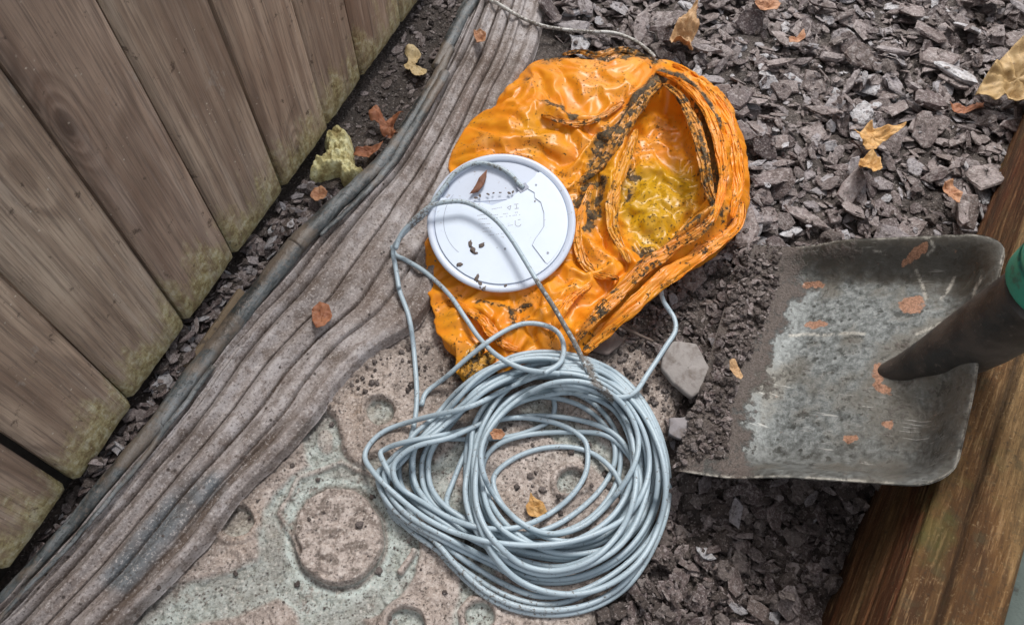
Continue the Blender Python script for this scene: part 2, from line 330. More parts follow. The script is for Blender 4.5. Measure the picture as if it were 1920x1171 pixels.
def mat_sleeper():
    k = M('orange_brown_sleeper_wood', .75, .18); v = k.co()
    g = k.noise(k.co((120, 3, 120)), 1, 5, .65); g2 = k.noise(k.co((28, 1.2, 28)), 1, 4, .6); a = k.noise(k.co((9, 2.2, 9)), 1, 4, .6)
    c = k.ramp(a, [(.34, (.05, .022, .008)), (.46, (.125, .060, .020)), (.56, (.18, .105, .042)), (.68, (.11, .078, .032))])
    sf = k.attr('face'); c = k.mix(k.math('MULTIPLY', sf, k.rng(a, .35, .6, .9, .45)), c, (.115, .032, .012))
    c = k.mix(k.rng(g2, .5, .62, 0, .75), c, (.045, .022, .010)); c = k.mix(k.rng(g, .5, .65, 0, .55), c, (.04, .02, .01)); c = k.mix(k.rng(g2, .42, .33, 0, .5), c, (.18, .10, .038)); fibre = k.noise(k.co((330, 26, 330)), 1, 4, .7); grit = k.noise(v, 230, 4, .75); c = k.mix(k.rng(fibre, .5, .62, 0, .6), c, (.055, .028, .012)); c = k.mix(k.rng(fibre, .46, .36, 0, .5), c, (.34, .21, .10)); c = k.mix(k.rng(grit, .58, .66, 0, .7), c, (.05, .035, .02)); c = k.mix(k.rng(grit, .40, .34, 0, .4), c, (.36, .26, .15)); c = k.mix(k.rng(k.noise(v, 40, 5, .7), .55, .65, 0, .6), c, (.06, .045, .022))
    c = k.mix(k.rng(k.noise(v, 9, 4, .6), .6, .7, 0, .5), c, (.085, .09, .025)); c = k.mix(k.attr('crack'), c, (.02, .011, .006))
    k.set(color=c, rough=k.rng(g, .3, .7, .6, .85)); n = k.bump(g, .003, .9); n = k.bump(g2, .006, .7, n); n = k.bump(fibre, .003, .9, n); k.bump(grit, .002, .7, n); return k.m
def mat_leaf(name, c0, c1, spot=(.12, .06, .03)):
    k = M(name, .55, .4); v = k.co(); a = k.noise(v, 60, 5, .65); f = k.noise(v, 320, 4, .7)
    c = k.mix(k.rng(a, .35, .65), c0, c1); c = k.mix(k.rng(f, .58, .66, 0, .7), c, spot); c = k.mix(k.rng(k.attr('vein'), .3, .9, 0, .6), c, tuple(min(1, x*1.5) for x in c1))
    k.set(color=c); k.bump(f, .0012, .6)
    tr = k.n('BsdfTranslucent', {'Color': c}); mx = k.n('MixShader', {0: .2, 1: k.b.outputs[0], 2: tr.outputs[0]})
    k.nt.links.new(mx.outputs[0], k.nt.nodes['Material Output'].inputs[0]); return k.m

# ------------------------------------------------------------------ height raster of everything laid so far
RX0, RY0, RS, RNX, RNY = -1.0, -.1, .0025, 900, 620
HM = np.zeros((RNX, RNY))
def hm_idx(x, y): return np.clip(((x-RX0)/RS).astype(int), 0, RNX-1), np.clip(((y-RY0)/RS).astype(int), 0, RNY-1)
def hm_stamp(V):
    i, j = hm_idx(V[:, 0], V[:, 1]); T = np.full_like(HM, -9.); np.maximum.at(T, (i, j), V[:, 2])
    D = T.copy()
    for a in (-1, 0, 1):
        for b in (-1, 0, 1): D = np.maximum(D, np.roll(np.roll(T, a, 0), b, 1)-.0005)
    np.maximum(HM, D, out=HM)
def hm_get(x, y, r=1):
    i, j = hm_idx(np.asarray(x), np.asarray(y)); z = HM[i, j]
    for a in range(-r, r+1):
        for b in range(-r, r+1):
            z = np.maximum(z, HM[np.clip(i+a, 0, RNX-1), np.clip(j+b, 0, RNY-1)])
    return z

# ------------------------------------------------------------------ ground
E1 = [(-160, 1290), (-80, 1200), (0, 1120), (150, 955), (280, 808), (440, 598), (560, 455), (640, 372), (700, 318), (760, 240), (820, 135), (862, 55), (893, -10), (925, -90)]
E2 = [(90, 1330), (240, 1171), (330, 1085), (430, 965), (480, 905), (590, 790), (640, 722), (700, 665), (760, 625), (800, 590), (860, 480), (900, 350), (955, 200), (1000, 110), (1030, 0), (1060, -90)]
MULCH = [(1000, -90), (2000, -90), (1960, 150), (1850, 400), (1650, 920), (1540, 1230), (1080, 1230), (1130, 1100), (1225, 1010), (1262, 860), (1232, 760), (1120, 670), (1200, 500), (1300, 380), (1300, 220), (1200, 130), (1050, 120)]
def ground_z(x, y):
    px, py = pix(x, y)
    hole = sst(1180, 1300, px)*sst(840, 960, py)
    clod = fbm(x*30, y*30, 4, 3)
    f1, f2, _ = voro(x*55+fbm(x*20, y*20, 2, 8), y*55, 4)
    mid = inside(px, py, MULCH).astype(float)
    z = -.024+.018*(1-sst(150, 260, px-np.interp(py, [-200, 0, 110, 300, 600, 900, 1171, 1400], [960, 890, 835, 715, 440, 200, -40, -250])))+.006*clod-.035*hole+mid*(.006*clod+.004*(1-f1))
    far = sst(.2, 2, np.hypot(x, y-.6))
    return z*(1-far)-.01*far
def warp_axis(c, half, n, out, m):
    core = np.linspace(c-half, c+half, n); t = np.linspace(0, 1, m+1)[1:]**3
    return np.r_[(c-half-t*out)[::-1], core, c+half+t*out]
gx = warp_axis(0, 1.0, 560, 60, 14); gy = warp_axis(.6, .72, 420, 60, 14)
X, Y = np.meshgrid(gx, gy, indexing='ij'); Z = ground_z(X, Y)
V = np.stack([X, Y, Z], -1).reshape(-1, 3)
ground = link('ground', mesh_np('ground', V, grid_faces(*X.shape)), mat_soil(), smooth=True); tag(ground, kind='structure')
hm_stamp(V[(np.abs(V[:, 0]) < 1.2) & (V[:, 1] > -.2) & (V[:, 1] < 1.5)])
HM[HM == 0] = -.02
i, j = np.meshgrid(np.arange(RNX), np.arange(RNY), indexing='ij'); HM[:] = ground_z(RX0+i*RS, RY0+j*RS)

# ------------------------------------------------------------------ fence
def build_fence():
    pts = [(0, 1110), (148, 905), (255, 755), (350, 603), (447, 480), (540, 353), (610, 235), (687, 148), (757, 45)]
    z0 = .02; W = at([p[0] for p in pts], [p[1] for p in pts], z0)[:, :2]
    d = W[-1]-W[0]; d /= np.linalg.norm(d); nrm = np.array([d[1], -d[0]]); o0 = W.mean(0)
    s = (W-o0)@d; s = list(s)
    s = [s[0]-.45, s[0]-.33, s[0]-.21, s[0]-.09, s[0]+.012]+s[1:]+[s[-1]+.12, s[-1]+.24, s[-1]+.36, s[-1]+.48, s[-1]+.6]
    root = empty('wooden_fence', (*(o0), 0)); tag(root, 'weathered close board timber fence with green algae along its foot', 'fence')
    m = mat_fence()
    for k in range(len(s)-1):
        wdt = s[k+1]-s[k]; gap = .003; dep = .0012*((k % 2)*2-1)+random.uniform(-.0015, .0015); drop = random.uniform(-.003, .003)
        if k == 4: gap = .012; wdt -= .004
        a = -wdt/2+gap/2; b = wdt/2-gap/2; T = .018; nz = 90; nx = 22
        xs = np.linspace(a, b, nx); zz = np.r_[0, np.linspace(.004, .5, 60), np.linspace(.55, 1.9, nz-61)]
        XX, ZZ = np.meshgrid(xs, zz, indexing='ij')
        e = np.minimum(XX-a, b-XX); bev = -.006*(1-sst(0, .006, e))**2
        cup = -.0012*(2*XX/wdt)**2
        rough = .0005*fbm(XX*160+k*9, ZZ*8, 3, k)
        YY = dep+bev+cup+rough-.004*np.exp(-ZZ/.004)
        bot = .003*fbm(XX*60, XX*0+k*3.3, 3, 5)+.0012*fbm(XX*400, XX*0+k, 2, 6)+random.uniform(-.02, .02)*XX
        ZZ = ZZ+bot*np.exp(-ZZ/.05)
        Vf = np.stack([XX, YY, ZZ], -1).reshape(-1, 3); Ff = grid_faces(nx, nz)
        n0 = len(Vf); bk = Vf.copy(); bk[:, 1] = -T
        idx = np.arange(n0).reshape(nx, nz); side = []
        for ln in (idx[0], idx[:, 0][::-1], idx[-1][::-1]):
            side.append(np.stack([ln[:-1], ln[1:], ln[1:]+n0, ln[:-1]+n0], -1))
        me = mesh_np('fence_board', np.vstack([Vf, bk]), np.vstack([Ff[:, ::-1], Ff+n0, *side]))
        o = link('fence_board', me, m, root, smooth=False)
        me.polygons.foreach_set('use_smooth', np.r_[np.ones(len(Ff), bool), np.zeros(len(me.polygons)-len(Ff), bool)])
        c = (s[k]+s[k+1])/2
        # local x runs along the fence, local y out of its face
        o.location = (d[0]*c, d[1]*c, z0+drop)
        o.rotation_euler = (0, random.uniform(-.003, .003), math.atan2(d[1], d[0]))
        o.scale = (1, -1, 1)
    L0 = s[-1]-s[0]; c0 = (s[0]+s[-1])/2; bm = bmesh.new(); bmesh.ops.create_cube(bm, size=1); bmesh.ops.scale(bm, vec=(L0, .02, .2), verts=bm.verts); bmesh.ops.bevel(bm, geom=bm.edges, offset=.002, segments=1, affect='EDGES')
    me = bpy.data.meshes.new('gap_shade_board'); bm.to_mesh(me); bm.free(); gb = link('gap_shade_board', me, mat_plain('gap_shade_black', (.03, .026, .022), .7), root); p = d*c0-nrm*.035; gb.location = (p[0], p[1], .09); gb.rotation_euler = (0, 0, math.atan2(d[1], d[0]))  # added board, coloured black for the shade behind the fence gap
    # rails behind the boards keep it one piece of carpentry
    rm = mat_plain('fence_rail_wood', (.12, .085, .06), .8)
    for z in (.4, 1.1, 1.7):
        bm = bmesh.new(); bmesh.ops.create_cube(bm, size=1); L = s[-1]-s[0]
        bmesh.ops.scale(bm, vec=(L, .04, .07), verts=bm.verts); bmesh.ops.bevel(bm, geom=bm.edges, offset=.004, segments=1, affect='EDGES')
        me = bpy.data.meshes.new('rail'); bm.to_mesh(me); bm.free(); o = link('rail', me, rm, root)
        c = (s[0]+s[-1])/2; p = d*c-nrm*.041; o.location = (p[0], p[1], z); o.rotation_euler = (0, 0, math.atan2(d[1], d[0]))
    return root, d, nrm, o0
fence, FD, FN, FO = build_fence()

# ------------------------------------------------------------------ patterned slab
def build_slab():
    A = at(1300, 690)[:2]; B = at(1118, 1171)[:2]; u = A-B; u /= np.linalg.norm(u); v = np.array([-u[1], u[0]])
    if v[0] > 0: v = -v
    n = 470; s = np.linspace(-.28, .34, n); t = np.linspace(-.022, .455, n)
    Sg, Tg = np.meshgrid(s, t, indexing='ij'); tt = np.maximum(Tg, 0)
    ed = .0035*fbm(Sg*30, Sg*0, 4, 2)+.004*fbm(Sg*7, Sg*0, 3, 12)
    X = B[0]+u[0]*Sg+v[0]*(Tg+ed*np.exp(-tt/.03)); Y = B[1]+u[1]*Sg+v[1]*(Tg+ed*np.exp(-tt/.03))
    px, py = pix(X, Y); wx = 7*fbm(px/60, py/60, 3, 31); wy = 7*fbm(px/60, py/60, 3, 37); px = px+wx; py = py+wy
    def ell(cx, cy, a, b, rot=0):
        c, s_ = math.cos(rot), math.sin(rot); dx, dy = px-cx, py-cy
        return (np.hypot((dx*c+dy*s_)/a, (-dx*s_+dy*c)/b)-1)*min(a, b)   # px outside
    h = np.full(px.shape, .55)                                   # relief 0..1
    def carve(dist, val, soft=9):
        nonlocal h; k = 1-sst(-soft/2, soft/2, dist); h = h*(1-k)+val*k
    def rib(P, wd, val, soft=9):
        carve(pdist(px, py, P)[0]-wd, val, soft)
    # lobed raised islands and sunken bands between them
    carve(ell(700, 760, 105, 110), .85, 14)
    rib([(600, 800), (608, 850), (640, 900)], 34, .18, 18); carve(ell(607, 822, 15, 26), .45)
    rib([(700, 870), (820, 880), (900, 820)], 20, .25, 16)
    carve(ell(633, 1015, 152, 150), .20, 14)
    rib([(520, 1075), (430, 1112), (330, 1130), (230, 1190)], 40, .22, 18)
    rib([(600, 1150), (660, 1210)], 46, .2, 16)
    rib([(770, 880), (850, 940), (900, 1060), (880, 1171), (860, 1230)], 30, .3, 18); rib([(1000, 760), (1100, 830), (1180, 900)], 24, .3, 16)
    carve(ell(633, 1008, 100, 104), .10, 8); carve(ell(633, 1003, 84, 90), 1.0, 9)
    rib([(748, 1070), (775, 1030)], 6, .8, 5)
    for cx, cy, a, b, lo in ((710, 768, 42, 38, .95), (1070, 898, 38, 34, .85), (440, 975, 48, 44, .75), (762, 1172, 54, 52, .95), (860, 690, 34, 30, .8), (900, 1150, 40, 36, .75)):
        carve(ell(cx, cy, a, b), lo, 8); carve(ell(cx, cy, a*.66, b*.66), .12, 9)
    rib([(560, 1030), (520, 960), (560, 890), (640, 862), (730, 900)], 5, .5, 8)
    relief = h.copy()
    chip = fbm(X*60, Y*60, 4, 55); chip2 = fbm(X*220, Y*220, 3, 56)
    Z = -.014+.0165*h+.0022*chip+.0008*chip2-.0025*sst(.15, .35, fbm(X*90, Y*90, 3, 77))
    Z = Z-.012*(1-sst(0, .016, tt+.0)**.5)
    drop = Tg < -.001; Z = np.where(drop, np.maximum(-.05, Z+Tg*2.6), Z)
    mud = np.clip(sst(700, 1150, px)*.0+sst(.05, .4, fbm(X*9, Y*9, 4, 91))*.5+.8*(1-sst(20, 130, np.hypot((px-880)/1.4, py-690)))+.75*(1-sst(30, 170, np.abs(px-1190)))*(1-sst(640, 830, py)), 0, 1)
    mud = np.maximum(mud, .75*(1-sst(0, 34, pdist(px, py, E2)[0]))); mud = np.maximum(mud, .6*(1-sst(0, .05, tt))); disc = np.hypot((px-633)/84, (py-1003)/90); mud = np.maximum(mud, (1-sst(.9, 1.05, disc))*sst(.02, .22, fbm(px/22, py/22, 4, 66))*.9); mud = np.maximum(mud, np.exp(-((disc-1.06)/.045)**2)*.8)  # mud, with groove shade round the disc put into the same colour
    worn = np.exp(-((disc-1.19)/.05)**2)*.8+np.exp(-((np.hypot(px-633, py-1015)-148)/6)**2)*.45*sst(-.2, .3, fbm(px/40, py/40, 3, 81))  # pale ring outlines painted in to strengthen the relief shading
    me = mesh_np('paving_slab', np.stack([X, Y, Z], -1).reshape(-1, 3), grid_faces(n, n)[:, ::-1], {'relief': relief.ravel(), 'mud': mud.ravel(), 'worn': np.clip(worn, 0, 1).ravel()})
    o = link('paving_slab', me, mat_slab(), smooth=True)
    tag(o, 'worn pink and green concrete paving slab with raised disc pattern under the cable coil', 'paving slab')
    hm_stamp(np.stack([X, Y, Z], -1).reshape(-1, 3))
build_slab()

# ------------------------------------------------------------------ ground sheet (folded landscape fabric) with rolled edge
def build_sheet():
    ns, nt = 720, 250
    a = resample(catmull(E1, n=12), 1.0); b = resample(catmull(E2, n=12), 1.0)
    a = resample(a, np.linalg.norm(np.diff(a, axis=0), axis=1).sum()/(ns-1)+1e-9)[:ns]; b = resample(b, np.linalg.norm(np.diff(b, axis=0), axis=1).sum()/(ns-1)+1e-9)[:ns]
    n = min(len(a), len(b)); a, b = a[:n], b[:n]; ns = n
    A = at(a[:, 0], a[:, 1], .012)[:, :2]; B = at(b[:, 0], b[:, 1], .004)[:, :2]
    s = np.linspace(0, 1, ns)[:, None]; t = np.linspace(0, 1, nt)[None, :]
    w = np.linalg.norm(B-A, axis=1)[:, None]
    q = t+.030*fbm(s*4+t*2, t*3, 2, 1)+.004*fbm(s*14, t*8, 2, 2)              # meandering cross coordinate
    C = .62*t*w+.38*t*.26                                                    # folds neither follow the width nor ignore it
    xx = q
    h = np.zeros((ns, nt)); edge = 1-sst(0, .03, 1-t); Xc = A[:, None, 0]*(1-t)+B[:, None, 0]*t; Yc = A[:, None, 1]*(1-t)+B[:, None, 1]*t
    def ridge(c0, c1, wd, am, sharp=1., s0=-1, s1=2):
        nonlocal h
        c = c0+(c1-c0)*s+.02*fbm(s*7+c0*31, s*0+c0*9, 3, 5); e = np.abs(xx-c)/wd
        prof = np.exp(-e**(1.2 if sharp > 1 else 2)); fade = sst(s0, s0+.1, s)*(1-sst(s1-.1, s1, s))
        h += am*prof*fade
    # crowded thin pleats near the fence, broad swells towards the slab
    for c0, c1, wd, am, sh, s0, s1 in ((.06, .05, .012, .010, 2, -1, .75), (.13, .07, .02, .009, 1, -1, 2), (.17, .11, .008, .007, 2, -.2, .6), (.22, .10, .011, .010, 2, -1, .55), (.27, .15, .028, .011, 1, -1, 2),
                                (.40, .26, .045, .012, 1, -1, 2), (.56, .46, .06, .013, 1, -1, 2),
                                (.73, .70, .06, .010, 1, -1, 2), (.93, .91, .05, .013, 1, -1, 2)):
        ridge(c0, c1, wd, am, sh, s0, s1)
    for c0, c1, wd, am, s0, s1 in ((.095, .075, .010, -.010, -1, 2), (.17, .10, .007, -.009, -1, 2), (.245, .15, .006, -.008, -1, .9), (.31, .19, .008, -.010, -1, 2), (.485, .37, .008, -.010, -1, 2), (.63, .55, .010, -.010, -.2, 2), (.84, .80, .035, -.014, -.2, .45), (.80, .72, .008, -.009, .2, 2)):
        ridge(c0, c1, wd, am, 1, s0, s1)
    an = fbm(xx*13+fbm(s*6, t*3, 2, 4)*1.2, s*3.6, 3, 11); an2 = fbm(xx*70+fbm(s*9, t*4, 2, 6)*2, s*7, 3, 13)
    h += .0026*an*(1-.6*t)+.0016*fbm(s*50, t*16, 4, 15)
    h += .0016*fbm(Xc*22, Yc*22, 4, 51)
    Xw = A[:, None, 0]*(1-t)+B[:, None, 0]*t; Yw = A[:, None, 1]*(1-t)+B[:, None, 1]*t
    wob = .010*fbm(s*9, s*0, 4, 21)*t**6; dd = (B-A)/w; Xw = Xw+dd[:, None, 0]*wob; Yw = Yw+dd[:, None, 1]*wob
    hw = sst(.86, 1.0, s)*.012
    Z = .010+hw+h*(.85-.25*t)*(1-edge)-.0*edge; base = .0045
    Z = np.maximum(Z, base); Z = Z*(1-edge)+(-.002)*edge
    Z = np.where(t < .012, -.02, Z)
    px, py = pix(Xw, Yw)
    pool = np.clip((1-sst(10, 46, pdist(px, py, [(235, 1090), (300, 1010), (345, 960), (400, 920)])[0]))*.9, 0, 1)*sst(-.3, .3, fbm(Xw*25, Yw*25, 3, 3)+.25)
    low = 1-sst(-.006, .001, h); mud = np.clip(low*.95+sst(.0, .35, fbm(Xc*14, Yc*14, 4, 41))*.7, 0, 1)  # darker in the low creases, plus random mud patches
    V = np.stack([Xw+0*Z, Yw+0*Z, Z], -1).reshape(-1, 3)
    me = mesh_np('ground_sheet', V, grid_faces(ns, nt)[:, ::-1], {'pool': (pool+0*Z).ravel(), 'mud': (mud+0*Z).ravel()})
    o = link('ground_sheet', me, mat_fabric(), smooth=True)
    tag(o, 'muddy grey brown landscape fabric lying in long folds between fence and slab', 'fabric sheet')
    hm_stamp(V)
    # dark rubbery rolled edge, doubled where it has split open
    km = M('dark_rubber_edge', .42, .5); v = km.co(); a1 = km.noise(v, 20, 5, .65); f1 = km.noise(v, 200, 4, .7)
    a1 = km.noise(km.n('Mapping', {'Vector': km.co(rot=(0, 0, math.radians(22.5))), 'Scale': (90, 9, 60)}).outputs[0], 1, 5, .65); c = km.ramp(a1, [(.36, (.022, .024, .024)), (.5, (.080, .090, .092)), (.66, (.22, .23, .235))]); c = km.mix(km.rng(f1, .52, .66, 0, .7), c, (.15, .12, .10)); c = km.mix(km.rng(f1, .44, .38, 0, .7), c, (.02, .02, .02)); c = km.mix(km.rng(km.noise(v, 14, 4, .6), .5, .6, 0, .6), c, (.17, .125, .09))
    km.set(color=c, rough=km.rng(a1, .3, .7, .3, .6)); km.bump(f1, .0015, .8)
    def roll(P, r0, r1, name, zo, seed, flat=.75):
        P = resample(catmull(P, n=10), 5.); n = len(P); u = np.linspace(0, 1, n)
        W = at(P[:, 0], P[:, 1], zo+.004); r = (r0+(r1-r0)*u)*(1+.12*fbm(u*14, u*0, 3, seed)); W[:, 2] = zo+r*flat+.003*fbm(u*8, u*0, 3, seed+1)
        W[:, :2] += .0025*np.stack([fbm(u*12, u*0, 3, seed+2), fbm(u*12, u*0, 3, seed+3)], 1)
        Vt, Ft = tube(W, r, 14); k = np.arange(n*14)//14
        Vt[:n*14, 2] = W[k, 2]+(Vt[:n*14, 2]-W[k, 2])*flat
        o2 = link(name, mesh_np(name, Vt, Ft), km.m, o, smooth=True); hm_stamp(Vt)
    roll([(-90, 1228), (-20, 1150), (60, 1065), (150, 968), (215, 888), (290, 805), (365, 705), (445, 605), (520, 512), (560, 462)], .005, .0145, 'rolled_edge', .008, 3)
    roll([(556, 466), (620, 400), (662, 362), (712, 312), (752, 258), (790, 195), (822, 140), (845, 90)], .0140, .007, 'rolled_edge', .010, 9)
    roll([(600, 440), (680, 365), (740, 300), (775, 240), (812, 180), (835, 138)], .003, .008, 'rolled_edge', .018, 15)
    roll([(818, 128), (840, 88), (868, 35), (900, -20), (935, -90)], .0085, .016, 'rolled_edge', .008, 21)
    roll([(-60, 1240), (20, 1130), (110, 1040), (220, 915), (300, 815), (400, 685)], .0022, .0035, 'rolled_edge', .020, 27)
    return o
sheet = build_sheet()
# thin timber strip between the chippings and the rolled edge
def build_strip():
    P = at(np.array([452, 405, 350]), np.array([545, 612, 690]), .008); Vt, Ft = tube(resample(P, .01), .006, 4)
    o = link('timber_batten', mesh_np('timber_batten', Vt, Ft), mat_plain('damp_batten_wood', (.20, .145, .09), .7, dirt=(.08, .06, .045)))
    tag(o, 'thin damp brown timber batten half buried beside the dark rolled edge', 'batten')
build_strip()

# ------------------------------------------------------------------ timber sleeper and the paving beyond it
def build_sleeper():
    a = at(1560, 1171, -.01)[:2]; b = at(1910, 230, -.01)[:2]; d = b-a; d /= np.linalg.norm(d); nrm = np.array([d[1], -d[0]])
    L, h, wd = 1.9, .155, .088; o = a-d*.3
    prof = [(0, -.06), (0, h*.25), (-.0005, h*.6), (0, h-.008), (.003, h-.002), (.009, h), (wd*.3, h+.001), (wd*.62, h), (wd-.008, h), (wd-.001, h-.007), (wd, h*.6), (wd, -.06)]
    P = resample(np.array(prof), .0022); n = 620; s = np.linspace(0, L, n)
    Sg, K = np.meshgrid(s, np.arange(len(P)), indexing='ij'); px_, pz_ = P[K, 0], P[K, 1]
    l = np.arange(len(P))*.0022; G = l[K]
    cr = np.zeros_like(Sg)
    for c0, w_, s0, s1, dp in ((.075, .0016, .15, .9, .004), (.117, .0022, .2, 1.3, .006), (.15, .0014, 0, .7, .004), (.19, .002, .35, 1.2, .006), (.205, .0015, .1, .55, .004), (.245, .002, .2, 1.0, .005), (.275, .0013, .5, 1.1, .003), (.305, .002, .1, .8, .004)):
        c = c0+.006*fbm(Sg*3+c0*50, Sg*0, 3, 3); k = np.exp(-((G-c)/(w_*1.5))**2)*sst(s0, s0+.1, Sg)*(1-sst(s1-.1, s1, Sg)); cr = np.maximum(cr, k*dp/.006)
    dn = .0012*fbm(G*70, Sg*5, 4, 8)+.0008*fbm(G*260, Sg*9, 3, 9)-.007*cr+.0022*fbm(G*45, Sg*2.2, 3, 18)
    N = np.gradient(P, axis=0); N /= np.linalg.norm(N, axis=1)[:, None]; nx_, nz_ = -N[K, 1], N[K, 0]
    Q = px_+nx_*dn; Zq = pz_+nz_*dn
    X = o[0]+d[0]*Sg+nrm[0]*Q; Y = o[1]+d[1]*Sg+nrm[1]*Q
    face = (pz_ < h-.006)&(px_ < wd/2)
    me = mesh_np('timber_sleeper', np.stack([X, Y, Zq], -1).reshape(-1, 3), grid_faces(n, len(P)), {'crack': np.clip(cr*.9, 0, 1).ravel(), 'face': face.astype(float).ravel()})
    # object coordinates run along the beam
    R = Matrix.Translation((o[0], o[1], 0)) @ Matrix.Rotation(math.atan2(d[1], d[0])-math.pi/2, 4, 'Z')
    me.transform(R.inverted()); ob = link('timber_sleeper', me, mat_sleeper(), smooth=True); ob.matrix_world = R
    tag(ob, 'long orange brown timber sleeper edging the slate bed under the shovel', 'sleeper')
    # stone paving outside the bed
    g = np.linspace(0, 1, 160); U, W_ = np.meshgrid(g*2.0, g*.6, indexing='ij')
    X = o[0]+d[0]*U+nrm[0]*(wd+.004+W_); Y = o[1]+d[1]*U+nrm[1]*(wd+.004+W_); Z = .105+.004*fbm(X*20, Y*20, 4, 3)-.03*(1-sst(0, .01, W_))
    o2 = link('pavement', mesh_np('pavement', np.stack([X, Y, Z], -1).reshape(-1, 3), grid_faces(160, 160)[:, ::-1]), mat_plain('green_grey_stone', (.065, .082, .072), .85, dirt=(.035, .035, .03), dscale=30, bumpd=.002), smooth=True)
    tag(o2, kind='structure'); hm_stamp(np.stack([X, Y, Z], -1).reshape(-1, 3))
    return a, d, nrm
SLA, SLD, SLN = build_sleeper()

# ------------------------------------------------------------------ slate chippings and clods
def chip_mesh(seed, name='slate_chip'):
    r = np.random.default_rng(seed); n = r.integers(6, 9)
    ang = np.sort(np.linspace(0, 2*math.pi, n, endpoint=False)+r.uniform(-.32, .32, n)); el = r.uniform(1.0, 3.4)
    rad = r.uniform(.66, 1.12, n); P = np.stack([np.cos(ang)*rad*el**.5, np.sin(ang)*rad/el**.5], 1); P /= np.abs(P).max()
    T = r.uniform(.09, .24); sl = r.uniform(-.05, .05, (2,))
    up = np.c_[P*r.uniform(.80, .95, (n, 1)), T/2+P@sl+r.uniform(-.02, .02, n)]
    mid = np.c_[P, r.uniform(-.25, .2, n)*T]; lo = np.c_[P*.88, -T/2+r.uniform(-.02, .02, n)]
    c = np.array([[r.uniform(-.1, .1), r.uniform(-.1, .1), T/2+r.uniform(0, .04)]])
    V = np.vstack([up, mid, lo, c]); Fc = []
    for i in range(n):
        j = (i+1) % n; Fc += [(2*n+i, 2*n+j, n+j, n+i), (n+i, n+j, j, i), (i, j, 3*n)]
    Fc.append(tuple(range(3*n-1, 2*n-1, -1)))
    return V, Fc
def lump_mesh(seed):
    bm = bmesh.new(); bmesh.ops.create_icosphere(bm, subdivisions=2, radius=1)
    r = random.Random(seed); ph = [r.uniform(0, 9) for _ in range(3)]
    from mathutils import noise as mn
    for v in bm.verts:
        k = 1+.55*mn.noise(v.co*1.3+Vector(ph))+.5*mn.noise(v.co*3.1+Vector(ph))+.25*mn.noise(v.co*7+Vector(ph)); v.co *= k; v.co.z *= .6
    V = np.array([v.co[:] for v in bm.verts]); Fc = [tuple(v.index for v in f.verts) for f in bm.faces]; bm.free(); return V, Fc
CH = [chip_mesh(i) for i in range(34)]; LU = [lump_mesh(i) for i in range(10)]
slate_single = mat_slate('single'); slate_mass = mat_slate('mass'); clod_m = mat_clod()
chip_me = []
for V_, F_ in CH:
    me = mesh_np('slate_chip', V_, F_); me.materials.append(slate_single); chip_me.append(me)
def settle(x, y, r, tilt):
    """rest a flat piece of radius r on the raster; returns z and normal"""
    k = max(1, int(r/RS)); i, j = hm_idx(np.array([x]), np.array([y])); i, j = int(i[0]), int(j[0])
    sl = HM[max(0, i-k):i+k+1, max(0, j-k):j+k+1]
    gi, gj = np.meshgrid(np.arange(sl.shape[0]), np.arange(sl.shape[1]), indexing='ij'); gi = (gi-sl.shape[0]/2+.5)*RS; gj = (gj-sl.shape[1]/2+.5)*RS
    z = sl.ravel(); A = np.c_[gi.ravel(), gj.ravel(), np.ones(z.size)]
    co = np.linalg.lstsq(A, z, rcond=None)[0]; sx, sy = np.clip(co[:2], -.55, .55); sx += random.gauss(0, tilt); sy += random.gauss(0, tilt)
    off = np.quantile(z-(sx*gi.ravel()+sy*gj.ravel()), .72)
    return off, sx, sy, (max(0, i-k), max(0, j-k), sl.shape, gi, gj)
def lay(x, y, r, T, tilt, el=1.):
    off, sx, sy, (i0, j0, sh, gi, gj) = settle(x, y, r*.8, tilt)
    z = off+T*.5; surf = z+sx*gi+sy*gj+T*.5; mk = np.hypot(gi, gj) < r*.75
    sub = HM[i0:i0+sh[0], j0:j0+sh[1]]; sub[mk] = np.maximum(sub[mk], surf[mk])
    n = Vector((-sx, -sy, 1)).normalized(); q = n.to_track_quat('Z', 'Y') @ Quaternion((0, 0, 1), random.uniform(0, 6.283))
    return z, q
UNDER_BAG = [(1000, 140), (1160, 118), (1250, 132), (1320, 175), (1365, 250), (1372, 370), (1330, 435), (1230, 500), (1100, 620), (900, 660), (830, 560), (840, 400)]
def in_region(n, poly, z=0.):
    P = np.array(poly, float); lo, hi = P.min(0), P.max(0); W = at(np.array([lo[0], hi[0], lo[0], hi[0]]), np.array([lo[1], lo[1], hi[1], hi[1]]), z)
    out = []
    while len(out) < n:
        x = random.uniform(W[:, 0].min(), W[:, 0].max()); y = random.uniform(W[:, 1].min(), W[:, 1].max()); a, b = pix(x, y, z)
        if inside(np.array([a]), np.array([b]), P)[0] and not inside(np.array([a]), np.array([b]), UNDER_BAG)[0]: out.append((x, y, float(a), float(b)))
    return out
ZA = [(1035, -80), (1985, -80), (1935, 160), (1870, 350), (1840, 425), (1420, 470), (1200, 560), (1150, 200), (1180, 130), (1090, 100), (1030, 60)]
ZB = [(1140, 610), (1330, 470), (1460, 460), (1470, 640), (1400, 880), (1265, 870), (1250, 790), (1300, 720), (1180, 640)]
ZC = [(1262, 880), (1680, 880), (1650, 930), (1545, 1220), (1110, 1220), (1150, 1110), (1235, 1010)]
ZD = [(20, 1085), (150, 905), (255, 755), (350, 605), (447, 480), (540, 365), (600, 330), (640, 360), (560, 445), (440, 585), (280, 795), (150, 945)]
ZE = [(600, 320), (690, 145), (760, 50), (800, -60), (900, -60), (860, 40), (820, 120), (760, 225), (700, 300), (650, 350)]
massV, massF, massT, mo = [], [], [], 0; clV, clF, clT, co_ = [], [], [], 0
